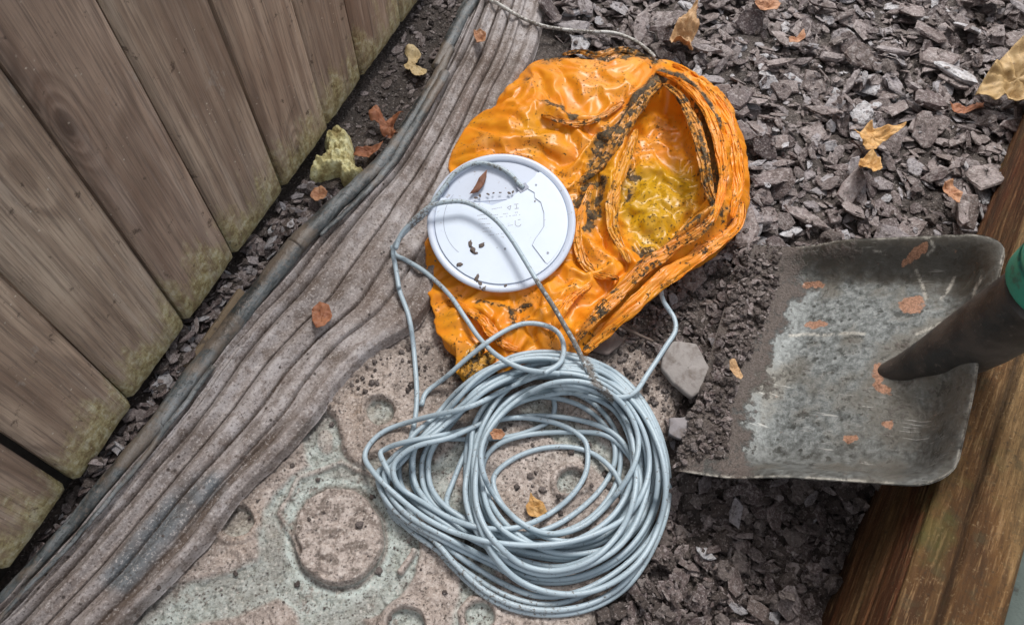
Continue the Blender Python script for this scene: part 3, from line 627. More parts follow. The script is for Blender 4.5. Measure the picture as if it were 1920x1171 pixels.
def put(V_, F_, s3, x, y, z, q, tint, clod=False):
    global mo, co_
    R = np.array(q.to_matrix()); W = (V_*s3)@R.T+np.array([x, y, z])
    if clod: clV.append(W); clF.extend([tuple(int(k)+co_ for k in f) for f in F_]); clT.append(np.full(len(W), tint)); co_ += len(W)
    else: massV.append(W); massF.extend([tuple(int(k)+mo for k in f) for f in F_]); massT.append(np.full(len(W), tint)); mo += len(W)
def scatter(poly, n, r0, r1, tilt, clod_p=0., tint=(0, 1), skew=2., z=0.):
    pts = in_region(n, poly, z)
    for (x, y, a, b) in pts:
        r = r0+(r1-r0)*random.random()**skew
        if random.random() < clod_p:
            rr = r*.68; k = random.randrange(len(LU)); zz, q = lay(x, y, rr, rr*.7, .2)
            put(LU[k][0], LU[k][1], np.array([rr, rr*random.uniform(.7, 1), rr*random.uniform(.6, .9)]), x, y, zz, q, random.random(), True)
        else:
            k = random.randrange(len(CH)); T = r*.2; zz, q = lay(x, y, r, T, tilt)
            put(CH[k][0], CH[k][1], np.array([r, r, r*random.uniform(.7, 1.3)]), x, y, zz, q, tint[0]+(tint[1]-tint[0])*random.random())
HMk = HM.copy()
scatter(ZA, 1500, .006, .019, .22, .05)
scatter(ZB, 900, .002, .011, .28, .5, (0, .7)); scatter(ZC, 1100, .003, .013, .28, .45, (0, .7)); scatter(ZC, 150, .009, .020, .35, .45, (0, .6), 1.); scatter(ZC, 700, .0015, .006, .3, .6, (0, .7)); 
scatter(ZD, 420, .005, .015, .22, .12); scatter(ZE, 450, .002, .009, .2, .55, (0, .8)); scatter(ZE, 30, .008, .016, .1, 0, (.2, .8))
scatter(ZA, 900, .009, .026, .26, .02, (0, 1), 1.5)
singles = [(x, y, .011+.026*random.random()**1.6, .24) for x, y, a, b in in_region(190, ZA)]+[(x, y, random.uniform(.030, .042), .12) for x, y, a, b in in_region(24, ZA)]
singles += [(x, y, random.uniform(.007, .014), .2) for x, y, a, b in in_region(28, ZB)]
singles += [(x, y, random.uniform(.010, .021), .2) for x, y, a, b in in_region(32, ZC)]
singles += [(x, y, random.uniform(.009, .015), .2) for x, y, a, b in in_region(22, ZD)]
singles.sort(key=lambda t: t[2])
for x, y, r, tl in singles:
    zz, q = lay(x, y, r, r*.18, tl); o = link('slate_chip', chip_me[random.randrange(len(chip_me))], None, ground)
    o.location = (x, y, zz); o.rotation_mode = 'QUATERNION'; o.rotation_quaternion = q; o.scale = (r, r*random.uniform(.75, 1), r*random.uniform(.8, 1.2))
scatter(ZA, 900, .002, .008, .3, .25)
o = link('slate_rubble', mesh_np('slate_rubble', np.vstack(massV), massF, {'tint': np.concatenate(massT)}), slate_mass, ground); tag(o, kind='stuff')
o = link('soil_clods', mesh_np('soil_clods', np.vstack(clV), clF, {'tint': np.concatenate(clT)}), clod_m, ground); tag(o, kind='stuff')

# crumbs of soil scattered on slab and sheet
def crumbs():
    V, Fc, T, o = [], [], [], 0
    zones = [([(720, 640), (880, 640), (900, 720), (760, 760)], 90), ([(1100, 640), (1260, 640), (1300, 760), (1240, 860), (1180, 760)], 260), (E2[1:9]+[(780, 660), (650, 780), (480, 950), (300, 1140)], 60), ([(900, 780), (1200, 780), (1200, 1020), (900, 1020)], 70), ([(300, 1171), (560, 880), (1000, 900), (1000, 1171)], 80)]
    for poly, n in zones:
        for (x, y, a, b) in in_region(n, poly):
            r = .0008+.0034*random.random()**4; v, f = LU[random.randrange(len(LU))]; z = float(hm_get(np.array([x]), np.array([y]), 0)[0])+r*.4
            V.append(v*r*np.array([1, 1, .8])+np.array([x, y, z])); Fc += [tuple(int(k)+o for k in q) for q in f]; T.append(np.full(len(v), random.random())); o += len(v)
    ob = link('soil_crumbs', mesh_np('soil_crumbs', np.vstack(V), Fc, {'tint': np.concatenate(T)}), clod_m, ground, smooth=True); tag(ob, kind='stuff')
crumbs()

def big_stone(px, py, z, wpx, pts, thick, label, seed, cat='stone', tint=(.24, .215, .20), tiltx=0, tilty=0):
    c = at(px, py, z); P = at([p[0] for p in pts], [p[1] for p in pts], z)[:, :2]-c[:2]
    P = resample(np.vstack([P, P[:1]]), .004)[:-1]; n = len(P); P = P+.0012*np.stack([fbm(P[:, 0]*200, P[:, 1]*200, 2, seed), fbm(P[:, 0]*200, P[:, 1]*200, 2, seed+1)], 1)
    V = []; rings = [(.90, -thick), (1.0, -thick*.6), (1.0, -thick*.25), (.965, -thick*.04), (.90, 0), (.6, .001), (.3, .0015), (.02, .002)]
    for k, (sc, zz) in enumerate(rings):
        q = P*sc; zz_ = zz+.0016*fbm(q[:, 0]*60, q[:, 1]*60, 4, seed)+tiltx*q[:, 0]+tilty*q[:, 1]; V.append(np.c_[q, zz_])
    V = np.vstack(V); idx = np.arange(len(V)).reshape(len(rings), n); jj = np.roll(idx, -1, 1)
    f = np.stack([idx[:-1], jj[:-1], jj[1:], idx[1:]], -1).reshape(-1, 4)
    o = link('broken_stone', mesh_np('broken_stone', V, f), mat_plain('grey_brown_stone', tint, .7, dirt=(.12, .095, .08), dscale=45, th=(.5, .66), bumpd=.0012), smooth=True); o.location = tuple(c)
    tag(o, label, cat); W = V+c; hm_stamp(W)
big_stone(1290, 690, .016, 0, [(1240, 655), (1262, 640), (1305, 645), (1332, 690), (1330, 725), (1298, 742), (1262, 715), (1240, 690)], .012, 'large flat grey brown stone between the cable and the shovel mouth', 3, tilty=.12)
big_stone(1274, 800, .010, 0, [(1256, 782), (1296, 780), (1298, 806), (1276, 824), (1254, 812)], .008, 'small grey purple stone right of the coil above the shovel edge', 8, tint=(.2, .18, .185))
big_stone(1145, 625, .008, 0, [(1090, 650), (1140, 605), (1170, 640), (1140, 665)], .006, 'thin dark brown slate flake poking from under the orange bag', 12, tint=(.12, .09, .08))
def twig(P, r, label, z=.006):
    P = resample(catmull(P, n=8), 6.); W = at(P[:, 0], P[:, 1], z); W[:, 2] = hm_get(W[:, 0], W[:, 1], 0)*.5+z*.5+r; n = len(W)
    W[:, 2] = np.linspace(W[0, 2], W[-1, 2], n)+.001*fbm(np.arange(n)*.4, np.zeros(n), 2, 2)
    V, Fc = tube(W, r*np.linspace(1, .6, n)*(1+.15*fbm(np.arange(n)*.7, np.zeros(n), 2, 5)), 7); o = link('twig', mesh_np('twig', V, Fc), mat_plain('twig_bark', (.11, .08, .065), .8), smooth=True); tag(o, label, 'twig')
twig([(1148, 602), (1185, 622), (1225, 640)], .0030, 'short dark twig between the orange bag and the looping cable', .01)

# ------------------------------------------------------------------ orange bag
AP_C = Vector(at(940, 415, .056)); AP_T = math.radians(15)
def disc_plane(y): return AP_C.z+math.tan(AP_T)*(y-AP_C.y)
OUT = [(1000, 112), (1030, 100), (1060, 97), (1085, 88), (1100, 96), (1120, 90), (1145, 92), (1160, 78), (1180, 90), (1200, 86), (1222, 102), (1262, 108), (1300, 130), (1340, 165), (1375, 205), (1394, 260), (1400, 320), (1397, 380), (1382, 420), (1350, 457), (1300, 487), (1242, 522), (1200, 560), (1150, 602), (1112, 640), (1090, 660), (1040, 664), (985, 668), (960, 685), (920, 690), (884, 707), (862, 692), (855, 655), (832, 634), (822, 600), (812, 560), (797, 530), (795, 480), (797, 440), (812, 395), (840, 320), (850, 290), (855, 268), (884, 225), (920, 185), (955, 145)]
BAGV = None
def relax_film(o, co):
    """let the slightly oversized film buckle into its own creases, as cloth"""
    me = o.data; n = len(co); SC = 10.
    bm = bmesh.new(); bm.from_mesh(me); bd = [v.index for v in bm.verts if v.is_boundary]; bm.free()
    i, j = ((co[:, 0]-co[:, 0].min())/.005).astype(int), ((co[:, 1]-co[:, 1].min())/.005).astype(int); m = np.zeros((i.max()+13, j.max()+13)); c = m.copy()
    np.add.at(m, (i+6, j+6), co[:, 2]); np.add.at(c, (i+6, j+6), 1)
    def box(a):
        r = 0
        for p in range(-4, 5):
            for q in range(-4, 5): r = r+np.roll(np.roll(a, p, 0), q, 1)
        return r
    lo = (box(m)/np.maximum(box(c), 1))[i+6, j+6]; rg = np.clip((co[:, 2]-lo-.001)/.004, 0, 1)
    vg = o.vertex_groups.new(name='hold')
    for q in range(11):
        vg.add([int(t) for t in np.where(np.round(rg*10) == q)[0]], .06+.05*q, 'REPLACE')
    vg.add(bd, 1., 'REPLACE'); rr = np.hypot(co[:, 0]-AP_C.x, (co[:, 1]-AP_C.y)/math.cos(AP_T)); vg.add([int(t) for t in np.where(rr < .085)[0]], .9, 'REPLACE')
    me.vertices.foreach_set('co', np.ascontiguousarray(co*SC, np.float32).ravel()); me.update()
    fm = mesh_np('floor_stop', np.array([[-30, -30, .05], [30, -30, .05], [30, 30, .05], [-30, 30, .05]]), [(0, 1, 2, 3)]); fo = link('floor_stop', fm); fo.modifiers.new('stop', 'COLLISION'); fo.collision.thickness_outer = .02
    md = o.modifiers.new('cloth', 'CLOTH'); s = md.settings
    s.quality = 7; s.mass = .3; s.tension_stiffness = 30; s.compression_stiffness = 30; s.shear_stiffness = 15; s.bending_stiffness = .4; s.air_damping = 2
    s.vertex_group_mass = 'hold'; s.pin_stiffness = 1.; s.shrink_min = -.11; s.effector_weights.gravity = .08
    cs = md.collision_settings; cs.use_collision = True; cs.distance_min = .02; cs.use_self_collision = True; cs.self_distance_min = .012
    for f in range(1, 43): S.frame_set(f)
    ev = o.evaluated_get(bpy.context.evaluated_depsgraph_get()); tm = ev.to_mesh(); r = np.empty(n*3, np.float32); tm.vertices.foreach_get('co', r); ev.to_mesh_clear()
    r = r.reshape(-1, 3).astype(float)/SC; o.modifiers.remove(md); o.vertex_groups.clear(); bpy.data.objects.remove(fo); bpy.data.meshes.remove(fm); S.frame_set(1)
    return r if np.isfinite(r).all() and np.abs(r-co).max() < .08 else co
def build_bag():
    global BAGV
    zp = .028; step = 4.4
    xs = np.arange(770, 1430, step); ys = np.arange(58, 730, step); PX, PY = np.meshgrid(xs, ys, indexing='ij')
    Oc = catmull(OUT, True, 5); ins = inside(PX, PY, Oc); d, fr, cx, cy = pdist(PX, PY, Oc, True); sd = np.where(ins, d, -d)
    keep = sd > -step*1.5
    out = ~ins & keep; QX = np.where(out, cx, PX); QY = np.where(out, cy, PY)
    x, y = QX, QY; dd = np.maximum(sd, 0)
    n1 = fbm(x/90, y/90, 3, 1); dd = dd*(1+.5*fbm(x/35, y/35, 3, 44)); wx = 22*fbm(x/55, y/55, 2, 2); wy = 22*fbm(x/55, y/55, 2, 3)
    eh = .014+.012*sst(1150, 1330, x)+.006*sst(500, 300, y)                 # how thick the bag is at its outline
    h = .004+eh*sst(-6, 40, dd)*(.5+.5*sst(0, 90, dd))
    h += .006*n1
    def g(cx, cy, a, b, rot, am):
        nonlocal h; c, s_ = math.cos(rot), math.sin(rot); dx, dy = x-cx, y-cy
        h = h+am*np.exp(-((dx*c+dy*s_)/a)**2-((-dx*s_+dy*c)/b)**2)
    g(1010, 210, 110, 60, -.5, .016); g(930, 300, 70, 90, .4, .012); g(1140, 150, 80, 40, 0, .010); g(1345, 290, 34, 130, -.15, .026); g(1290, 180, 60, 40, .6, .014)
    g(1060, 560, 90, 70, -.6, .010); g(1165, 562, 150, 22, -.68, .018); g(1310, 440, 70, 26, -.75, .020); g(1100, 450, 40, 60, .2, .006)
    # cavity: mouth of the bag falls open
    CAV = [(1238, 172), (1200, 205), (1185, 250), (1168, 290), (1152, 340), (1150, 395), (1170, 450), (1200, 492), (1232, 488), (1280, 445), (1322, 408), (1338, 378), (1330, 320), (1316, 262), (1290, 215), (1262, 180)]
    ci = inside(x+.25*wx, y+.25*wy, CAV); cdist = pdist(x+.25*wx, y+.25*wy, CAV, True)[0]; cs = np.where(ci, cdist, -cdist)
    dep = sst(-3, 26, cs); lip = np.exp(-((cs+12)/11)**2)
    h = h*(1-dep)+dep*(.003+.008*fbm(x/40, y/40, 3, 9)+.012*np.exp(-((x-1240)/60)**2-((y-370)/50)**2)); h += .010*lip
    # drawn folds (ridges +, creases -)
    def fold(P, am, wd, sharp=1.3, taper=True):
        nonlocal h; e, f, _, _ = pdist(x+.35*wx, y+.35*wy, catmull(P, n=4)); k = np.exp(-(e/wd)**sharp)
        if taper: k = k*sst(0, .12, f)*(1-sst(.85, 1, f))
        h = h+am*k*(.75+.6*fbm(f*7, f*0+am*900, 2, 7))
    R = [([(1235, 168), (1190, 215), (1160, 270), (1120, 320), (1085, 345)], .012, 9), ([(1215, 175), (1150, 225), (1090, 290), (1060, 330)], .008, 7),
         ([(1245, 165), (1290, 205), (1318, 270), (1330, 340), (1340, 385)], .014, 9), ([(1262, 150), (1318, 200), (1350, 270), (1362, 340), (1352, 395)], .012, 8),
         ([(1290, 140), (1345, 200), (1378, 280), (1382, 350), (1368, 400)], .010, 8), ([(1385, 400), (1320, 450), (1240, 505), (1170, 565), (1110, 620)], .016, 9),
         ([(1350, 400), (1290, 448), (1215, 500), (1150, 560), (1090, 625), (1060, 655)], .013, 9), ([(1325, 405), (1262, 455), (1195, 505), (1130, 570), (1085, 640)], .008, 6),
         ([(1180, 250), (1150, 330), (1135, 400), (1145, 450), (1175, 500)], .012, 9), ([(1120, 330), (1100, 400), (1095, 450), (1130, 510)], .008, 8),
         ([(1000, 130), (975, 200), (955, 240), (965, 275)], .006, 7), ([(965, 130), (900, 210), (868, 270)], .004, 6), ([(1010, 190), (990, 240), (1010, 275), (1060, 280)], .006, 8),
         ([(1015, 212), (1060, 230), (1110, 225), (1160, 190)], .008, 7), ([(1100, 110), (1085, 160), (1100, 200)], .006, 6), ([(1175, 110), (1190, 140), (1235, 160)], .006, 7),
         ([(1130, 130), (1180, 120), (1240, 135)], .008, 8), ([(1055, 420), (1030, 520), (1010, 580)], .007, 8), ([(1075, 440), (1120, 470), (1190, 480)], .007, 8),
         ([(1050, 500), (1100, 520), (1150, 500)], .006, 7), ([(1000, 590), (1050, 560), (1090, 530)], .006, 8), ([(1100, 470), (1160, 500), (1130, 540)], .006, 7),
         ([(880, 570), (930, 600), (960, 640), (950, 665)], .009, 10), ([(905, 560), (960, 585), (1000, 560)], .006, 6), ([(850, 560), (870, 620), (900, 660)], .008, 10),
         ([(940, 610), (1000, 600), (1060, 570), (1120, 520)], .006, 7), ([(870, 655), (890, 670), (870, 695)], .008, 8), ([(1090, 645), (1060, 610), (1040, 570)], .005, 6),
         ([(1190, 270), (1230, 255), (1270, 270)], .006, 7), ([(1165, 400), (1210, 350), (1250, 300)], .005, 8), ([(1200, 410), (1260, 400), (1310, 380)], .007, 9), ([(1225, 250), (1240, 310), (1290, 340)], .005, 8)]
    for P, am, wd in R: fold(P, am, wd)
    for P, am, wd in [([(1225, 190), (1180, 240), (1140, 300), (1095, 330)], -.010, 6), ([(1305, 180), (1345, 240), (1362, 310), (1358, 380), (1300, 440)], -.010, 5), ([(1330, 430), (1260, 480), (1180, 540), (1120, 600)], -.010, 6), ([(1275, 165), (1330, 230), (1348, 310)], -.008, 5),
                      ([(1145, 260), (1120, 350), (1120, 430), (1160, 500)], -.008, 7), ([(870, 575), (905, 600), (925, 655)], -.010, 8), ([(985, 600), (1010, 640), (1000, 665)], -.008, 8), ([(1080, 300), (1050, 300), (1010, 290)], -.006, 8),
                      ([(1060, 225), (1110, 250), (1160, 230)], -.007, 6), ([(1040, 110), (1060, 150), (1050, 190)], -.004, 6), ([(1000, 150), (945, 225), (940, 275)], -.005, 6), ([(1090, 290), (1080, 380), (1085, 460)], -.006, 7)]: fold(P, am, wd, 1.6)
    # crumple: creased facets, stronger away from the taut left side
    cam_ = .35+.65*sst(930, 1080, x+.4*(y-300)); f1, f2, _ = voro((x+wx)/46, (y+wy)/46, 21); g1, g2, _ = voro((x*.8+y*.6+1.6*wx)/24, (-x*.6+y*.8+wy)/60, 22); k1, k2, _ = voro((x+.5*wx)/19, (y+.5*wy)/19, 23)
    cr = .0075*(f1-.4)+.0050*(g1-.35)+.0020*(k1-.4)
    sharp = np.exp(-((f2-f1)/.13))*.0028+np.exp(-((g2-g1)/.12))*.0022
    ragged = 1-sst(0, 26, np.hypot(np.clip(np.abs(x-1120)-110, 0, 999), (y-92)))
    ed = sst(0, 14, dd)
    h = h+.0028*(g1-.35)*cam_*ed+ragged*.006*fbm(x/11, y/11, 3, 33)*ed
    h = np.maximum(h, .0035)*sst(-.5, 9, dd)**.6
    # disc rests on it
    W = at(x, y, zp); r = np.hypot((W[..., 0]-AP_C.x), (W[..., 1]-AP_C.y)/math.cos(AP_T)); pl = disc_plane(W[..., 1])-.012
    kk = 1-sst(.085, .125, r); h = np.where(r < .092, np.minimum(h, pl), h*(1-kk)+np.minimum(h, pl+.006)*kk)
    # muddy marks
    mud = np.zeros_like(h)
    def smear(P, wd, am=1.):
        nonlocal mud; e = pdist(x+.3*wx, y+.3*wy, P)[0]; mud = np.maximum(mud, .86*am*(1-sst(wd*.15, wd*1.35, e*(1+.5*fbm(x/14, y/14, 3, 61)))))
    for P, wd, am in [([(1018, 208), (1045, 214), (1078, 228)], 9, 1.1), ([(1235, 160), (1195, 195), (1165, 235), (1140, 275), (1110, 318)], 15, 1.05), ([(1165, 260), (1120, 300), (1140, 250)], 20, .85), ([(1238, 158), (1275, 182), (1300, 220)], 10, .85),
                      ([(1305, 225), (1322, 280), (1325, 330), (1340, 375)], 15, 1.), ([(1090, 375), (1110, 395), (1098, 430)], 20, .8), ([(900, 560), (950, 575), (990, 565)], 8, .65), ([(955, 580), (965, 610), (985, 590)], 7, .75), ([(1385, 395), (1300, 455), (1230, 500), (1165, 550)], 9, .62),
                      ([(1345, 405), (1280, 452), (1190, 510)], 8, .62), ([(1035, 112), (1080, 104), (1130, 108), (1190, 104), (1230, 118)], 16, .72), ([(1120, 85), (1170, 95), (1215, 95)], 14, .85), ([(1200, 465), (1240, 465), (1265, 448)], 20, .8), ([(1175, 300), (1195, 320)], 9, .9), ([(1190, 340), (1180, 360)], 9, .9),
                      ([(1095, 355), (1130, 345), (1120, 380)], 9, .85), ([(1355, 175), (1390, 240)], 10, .5), ([(885, 705), (905, 690), (935, 680)], 12, .7), ([(985, 115), (990, 125)], 5, .6), ([(988, 147), (992, 152)], 4, .95), ([(1340, 420), (1390, 410)], 10, .5)]: smear(P, wd, am)
    yel = sst(0, 40, cs)*sst(260, 330, y)*.95+.55*np.exp(-((x-1140)/60)**2-((y-350)/60)**2)+.5*np.exp(-((x-1010)/35)**2-((y-262)/30)**2)+.6*sst(650, 690, y)
    V = np.stack([W[..., 0], W[..., 1], h], -1).reshape(-1, 3)
    # keep every point over the spot its photo pixel shows: slide along the sight line by its height
    W2 = at(x, y, zp); V[:, 0] = W2[..., 0].ravel(); V[:, 1] = W2[..., 1].ravel()
    V[:, 2] += .006+.004*sst(1100, 1250, x).ravel()
    rr = r.ravel(); plv = (disc_plane(V[:, 1])-.007); V[:, 2] = np.where(rr < .1, np.minimum(V[:, 2], plv), V[:, 2])
    oo = (~ins).ravel(); V[oo, 2] = .002
    Fc = grid_faces(len(xs), len(ys)); Fc = Fc[keep.ravel()[Fc].all(1)][:, ::-1]
    V, Fc, at_ = compact(V, Fc, {'mud': mud.ravel(), 'yellow': np.clip(yel, 0, 1).ravel()})
    o = link('plastic_bag', mesh_np('plastic_bag', V, Fc, at_), mat_bag(), smooth=True)
    V = relax_film(o, V); BAGV = V
    o.data.vertices.foreach_set('co', np.ascontiguousarray(V, np.float32).ravel()); o.data.update()
    sb_ = o.modifiers.new('smooth', 'SUBSURF'); sb_.levels = 1; sb_.render_levels = 1
    tag(o, 'crumpled bright orange plastic bag smeared with mud and lying open', 'plastic bag'); hm_stamp(V); return o
bag = build_bag()

def film_fold(P, wd, lift, seed, mud=.35, yel=.0, a0=-100, a1=70, step=5.):
    """a loose flap of the same film, curled over along its length"""
    Q = resample(catmull(P, n=10), 4.); n = len(Q); z = np.zeros(n)+.03
    for _ in range(3):
        W = at(Q[:, 0], Q[:, 1], z); z = hm_get(W[:, 0], W[:, 1], 2)
        z = np.convolve(np.pad(z, 8, mode='edge'), np.ones(17)/17, 'valid')+lift
    W = at(Q[:, 0], Q[:, 1], z); u = np.linspace(0, 1, n); tp = np.sin(np.pi*np.clip(u, .0, 1))**.5
    T = np.gradient(W, axis=0); T /= np.linalg.norm(T, axis=1)[:, None]; A = np.cross(T, [0, 0, 1.]); A /= np.linalg.norm(A, axis=1)[:, None]; B = np.cross(A, T)
    m = 34; k = np.linspace(0, 1, m); ww = wd*(.25+.75*tp)*(1+.35*fbm(u*6, u*0, 3, seed))
    th = np.radians(a0+(a1-a0)*k[None, :]+30*fbm(u*5, u*0, 2, seed+2)[:, None]); rad = (ww/2.6)[:, None]*(1+.25*fbm(u[:, None]*9, k[None, :]*1.5, 2, seed+3))
    lx = np.sin(th)*rad*1.15; lz = np.cos(th)*rad*.42
    cr = .0040*fbm(u[:, None]*6+k[None, :]*1.2, k[None, :]*7+u[:, None]*3, 3, seed+5)*wd/.02; rd = -.0045*np.abs(perlin(u[:, None]*3.5, k[None, :]*6+1.5*perlin(u[:, None]*5, k[None, :], seed+4), seed+9))*wd/.02
    lz = lz+cr+rd-(1-tp)[:, None]*(lift+.004); lx = lx+cr*.6
    V = W[:, None]+A[:, None]*lx[..., None]+B[:, None]*lz[..., None]
    md_ = np.clip(mud+.35*fbm(u[:, None]*12, k[None, :]*4, 3, seed+11), 0, 1)*np.ones((n, m))
    me = mesh_np('film_fold', V.reshape(-1, 3), grid_faces(n, m), {'mud': md_.ravel(), 'yellow': np.full(n*m, yel)})
    o = link('film_fold', me, bag.data.materials[0], bag, smooth=True); hm_stamp(V.reshape(-1, 3)); return o
film_fold([(1392, 372), (1384, 418), (1345, 452), (1290, 490), (1235, 528), (1180, 578), (1125, 628), (1095, 656)], .024, -.001, 1, .22)
film_fold([(1345, 385), (1325, 418), (1270, 458), (1215, 496), (1165, 545), (1110, 600), (1070, 645)], .020, .001, 12, .36, 0, -80, 95)
film_fold([(1238, 152), (1212, 178), (1180, 222), (1152, 268), (1118, 312), (1088, 338)], .022, .001, 23, .52, .3)
film_fold([(1245, 152), (1275, 178), (1300, 225), (1318, 285), (1328, 345), (1345, 392)], .021, .000, 34, .48, .2, -70, 110)
film_fold([(1262, 118), (1312, 152), (1352, 205), (1376, 270), (1384, 340), (1374, 405)], .022, -.002, 45, .06)
film_fold([(1230, 130), (1285, 158), (1330, 215), (1352, 285), (1356, 350), (1340, 410)], .018, .000, 56, .10, 0, -60, 100)
film_fold([(1195, 240), (1172, 300), (1150, 370), (1150, 430), (1180, 490)], .020, -.001, 67, .22, .4)
film_fold([(1110, 345), (1092, 400), (1085, 460), (1110, 510), (1160, 520)], .018, -.002, 78, .25, .1)
film_fold([(1015, 212), (1050, 226), (1085, 232), (1130, 218), (1170, 188)], .014, -.001, 89, .34, .1)
film_fold([(975, 655), (940, 640), (905, 600), (870, 575), (835, 560)], .016, -.001, 91, .2)
film_fold([(905, 640), (890, 662), (876, 684), (868, 704)], .022, .000, 93, .35, .7)
film_fold([(930, 655), (908, 676), (888, 692), (876, 708)], .018, .000, 95, .42, .8)
film_fold([(1030, 640), (1045, 600), (1070, 560), (1110, 530)], .014, -.001, 97, .12)
film_fold([(1055, 100), (1085, 96), (1120, 104), (1165, 92), (1215, 104)], .018, .000, 99, .55, .2)
# ------------------------------------------------------------------ white round wireless access point, underside up
def build_ap():
    root = empty('wireless_access_point', AP_C, (AP_T, 0, 0)); tag(root, 'round white wireless access point lying face down on the orange bag', 'access point')
    R = .0965
    white = M('white_plastic', .38, .5); v = white.co(); a = white.noise(v, 30, 4, .6); f = white.noise(v, 150, 5, .7)
    c = white.mix(white.rng(a, .35, .7, 0, .35), (.66, .73, .83), (.56, .63, .75)); c = white.mix(white.math('MULTIPLY', white.rng(f, .62, .68), white.rng(a, .5, .62)), c, (.30, .24, .2))
    white.set(color=c); white.bump(f, .0003, .4)
    rimm = M('shade_tinted_plastic', .4, .5); v = rimm.co(); f = rimm.noise(v, 120, 5, .7); rimm.set(color=rimm.mix(rimm.rng(f, .62, .68, 0, .7), (.53, .58, .68), (.25, .2, .17)))  # lilac stands for shade on the white rim and recess floor
    mark = mat_plain('grey_print', (.33, .34, .38), .6); dark = mat_plain('dark_groove', (.30, .32, .38), .7)
    def lathe(prof, n=128):
        a = np.arange(n)/n*2*math.pi; P = np.array(prof); V = np.stack([P[:, 0][:, None]*np.cos(a), P[:, 0][:, None]*np.sin(a), np.repeat(P[:, 1][:, None], n, 1)], -1).reshape(-1, 3)
        i = np.arange(len(P)*n).reshape(len(P), n); j = np.roll(i, -1, 1); return V, np.stack([i[:-1], j[:-1], j[1:], i[1:]], -1).reshape(-1, 4)
    V, Fc = lathe([(.0001, -.020), (.05, -.019), (.078, -.014), (.091, -.008), (R-.001, -.003), (R, -.001), (R, .0006), (R-.0012, .0022), (R-.004, .0026), (R-.0085, .0014), (.0870, .0006), (.0865, -.002), (.0001, -.002)])
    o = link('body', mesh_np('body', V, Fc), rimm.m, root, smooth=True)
    W = V.copy(); W = (np.array(Matrix.Rotation(AP_T, 3, 'X'))@W.T).T+np.array(AP_C); hm_stamp(W)
    # local coordinates of a photo pixel on the disc's plane
    cb, sb = math.cos(AP_T), math.sin(AP_T)
    def loc(px, py, h=.001):
        x = (px-960)/F; y = -(py-585.5)/F; dr = Vector((x, y*ct+st, y*st-ct)); nrm = Vector((0, -sb, cb)); p0 = AP_C+nrm*h
        t = (p0-Vector((0, 0, H))).dot(nrm)/dr.dot(nrm); p = Vector((0, 0, H))+dr*t-AP_C
        return (p.x, p.y*cb+p.z*sb)
    def plate(name, poly, z0, z1, m, bev=.0006):
        bm = bmesh.new(); vs = [bm.verts.new((p[0], p[1], z0)) for p in poly]; fc = bm.faces.new(vs); bm.normal_update()
        if fc.normal.z < 0: fc.normal_flip()
        ex = bmesh.ops.extrude_face_region(bm, geom=[fc]); tv = [e for e in ex['geom'] if isinstance(e, bmesh.types.BMVert)]; bmesh.ops.translate(bm, vec=(0, 0, z1-z0), verts=tv)
        te = [e for e in bm.edges if all(abs(q.co.z-z1) < 1e-7 for q in e.verts)]; 
        if bev: bmesh.ops.bevel(bm, geom=te, offset=bev, segments=2, affect='EDGES')
        bmesh.ops.recalc_face_normals(bm, faces=bm.faces); me = bpy.data.meshes.new(name); bm.to_mesh(me); bm.free(); return link(name, me, m, root)
    def arc(a0, a1, r, n=40): return [(r*math.cos(math.radians(t)), r*math.sin(math.radians(t))) for t in np.linspace(a0, a1, n)]
    # recess (cable bay) cut out of the base plate: upper left
    p1 = loc(1020, 312); p2 = loc(958, 372); p3 = loc(905, 380); p4 = loc(868, 378); p5 = loc(832, 372)
    a_start = math.degrees(math.atan2(p1[1], p1[0])); a_end = math.degrees(math.atan2(p5[1], p5[0]))
    if a_end > 0: a_end -= 360
    plate('base_plate', arc(a_start, a_end, .0862, 110)+[p5, p4, p3, (p3[0]+.012, p3[1]-.004), p2], -.0018, .0022, white.m)
    # mounting segment on the right, a touch prouder
    q = [loc(*p) for p in [(990, 355), (1002, 362), (1003, 372), (1014, 380), (1020, 400), (1020, 425), (1010, 440), (1004, 448), (998, 460), (1022, 492)]]
    a0 = math.degrees(math.atan2(q[-1][1], q[-1][0])); plate('mounting_plate', arc(a0, a_start+1.5, .0838, 44)+q, .0021, .0030, white.m, .0003)
    # recess floor lens and moulded arc
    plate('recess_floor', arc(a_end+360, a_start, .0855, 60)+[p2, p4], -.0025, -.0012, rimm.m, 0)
    V_, F_ = tube(np.array([[*loc(900+68*math.cos(t), 415+72*math.sin(t)), .0022] for t in np.linspace(2.2, 3.9, 40)]), .0003, 6)
    link('moulded_line', mesh_np('moulded_line', V_, F_), dark, root, smooth=True)
    V_, F_ = tube(np.array([[*loc(*p), .0029] for p in [(990, 355), (1002, 362), (1003, 372), (1014, 380), (1020, 400), (1020, 425), (1010, 440), (1004, 448), (998, 460), (1022, 492)]]), .00032, 6)
    link('step_line', mesh_np('step_line', V_, F_), dark, root, smooth=True)
    # socket where the cable goes in
    pl = [loc(968, 352), loc(985, 343), loc(993, 353), loc(976, 363)]; plate('cable_socket', pl, -.001, .0030, mat_plain('socket_grey', (.35, .37, .45), .5), .0004)
    # printed marks (small, grey): rows, a U mark, two pictograms
    z = .00225
    def bar(pa, pb, wd):
        a, b = Vector(loc(*pa)), Vector(loc(*pb)); d = (b-a).normalized(); n_ = Vector((-d.y, d.x))*wd/2
        return [(*(a+n_), z), (*(b+n_), z), (*(b-n_), z), (*(a-n_), z)]
    V, Fc = [], []
    def addq(qd): k = len(V); V.extend(qd); Fc.append((k, k+1, k+2, k+3))
    rr = random.Random(4)
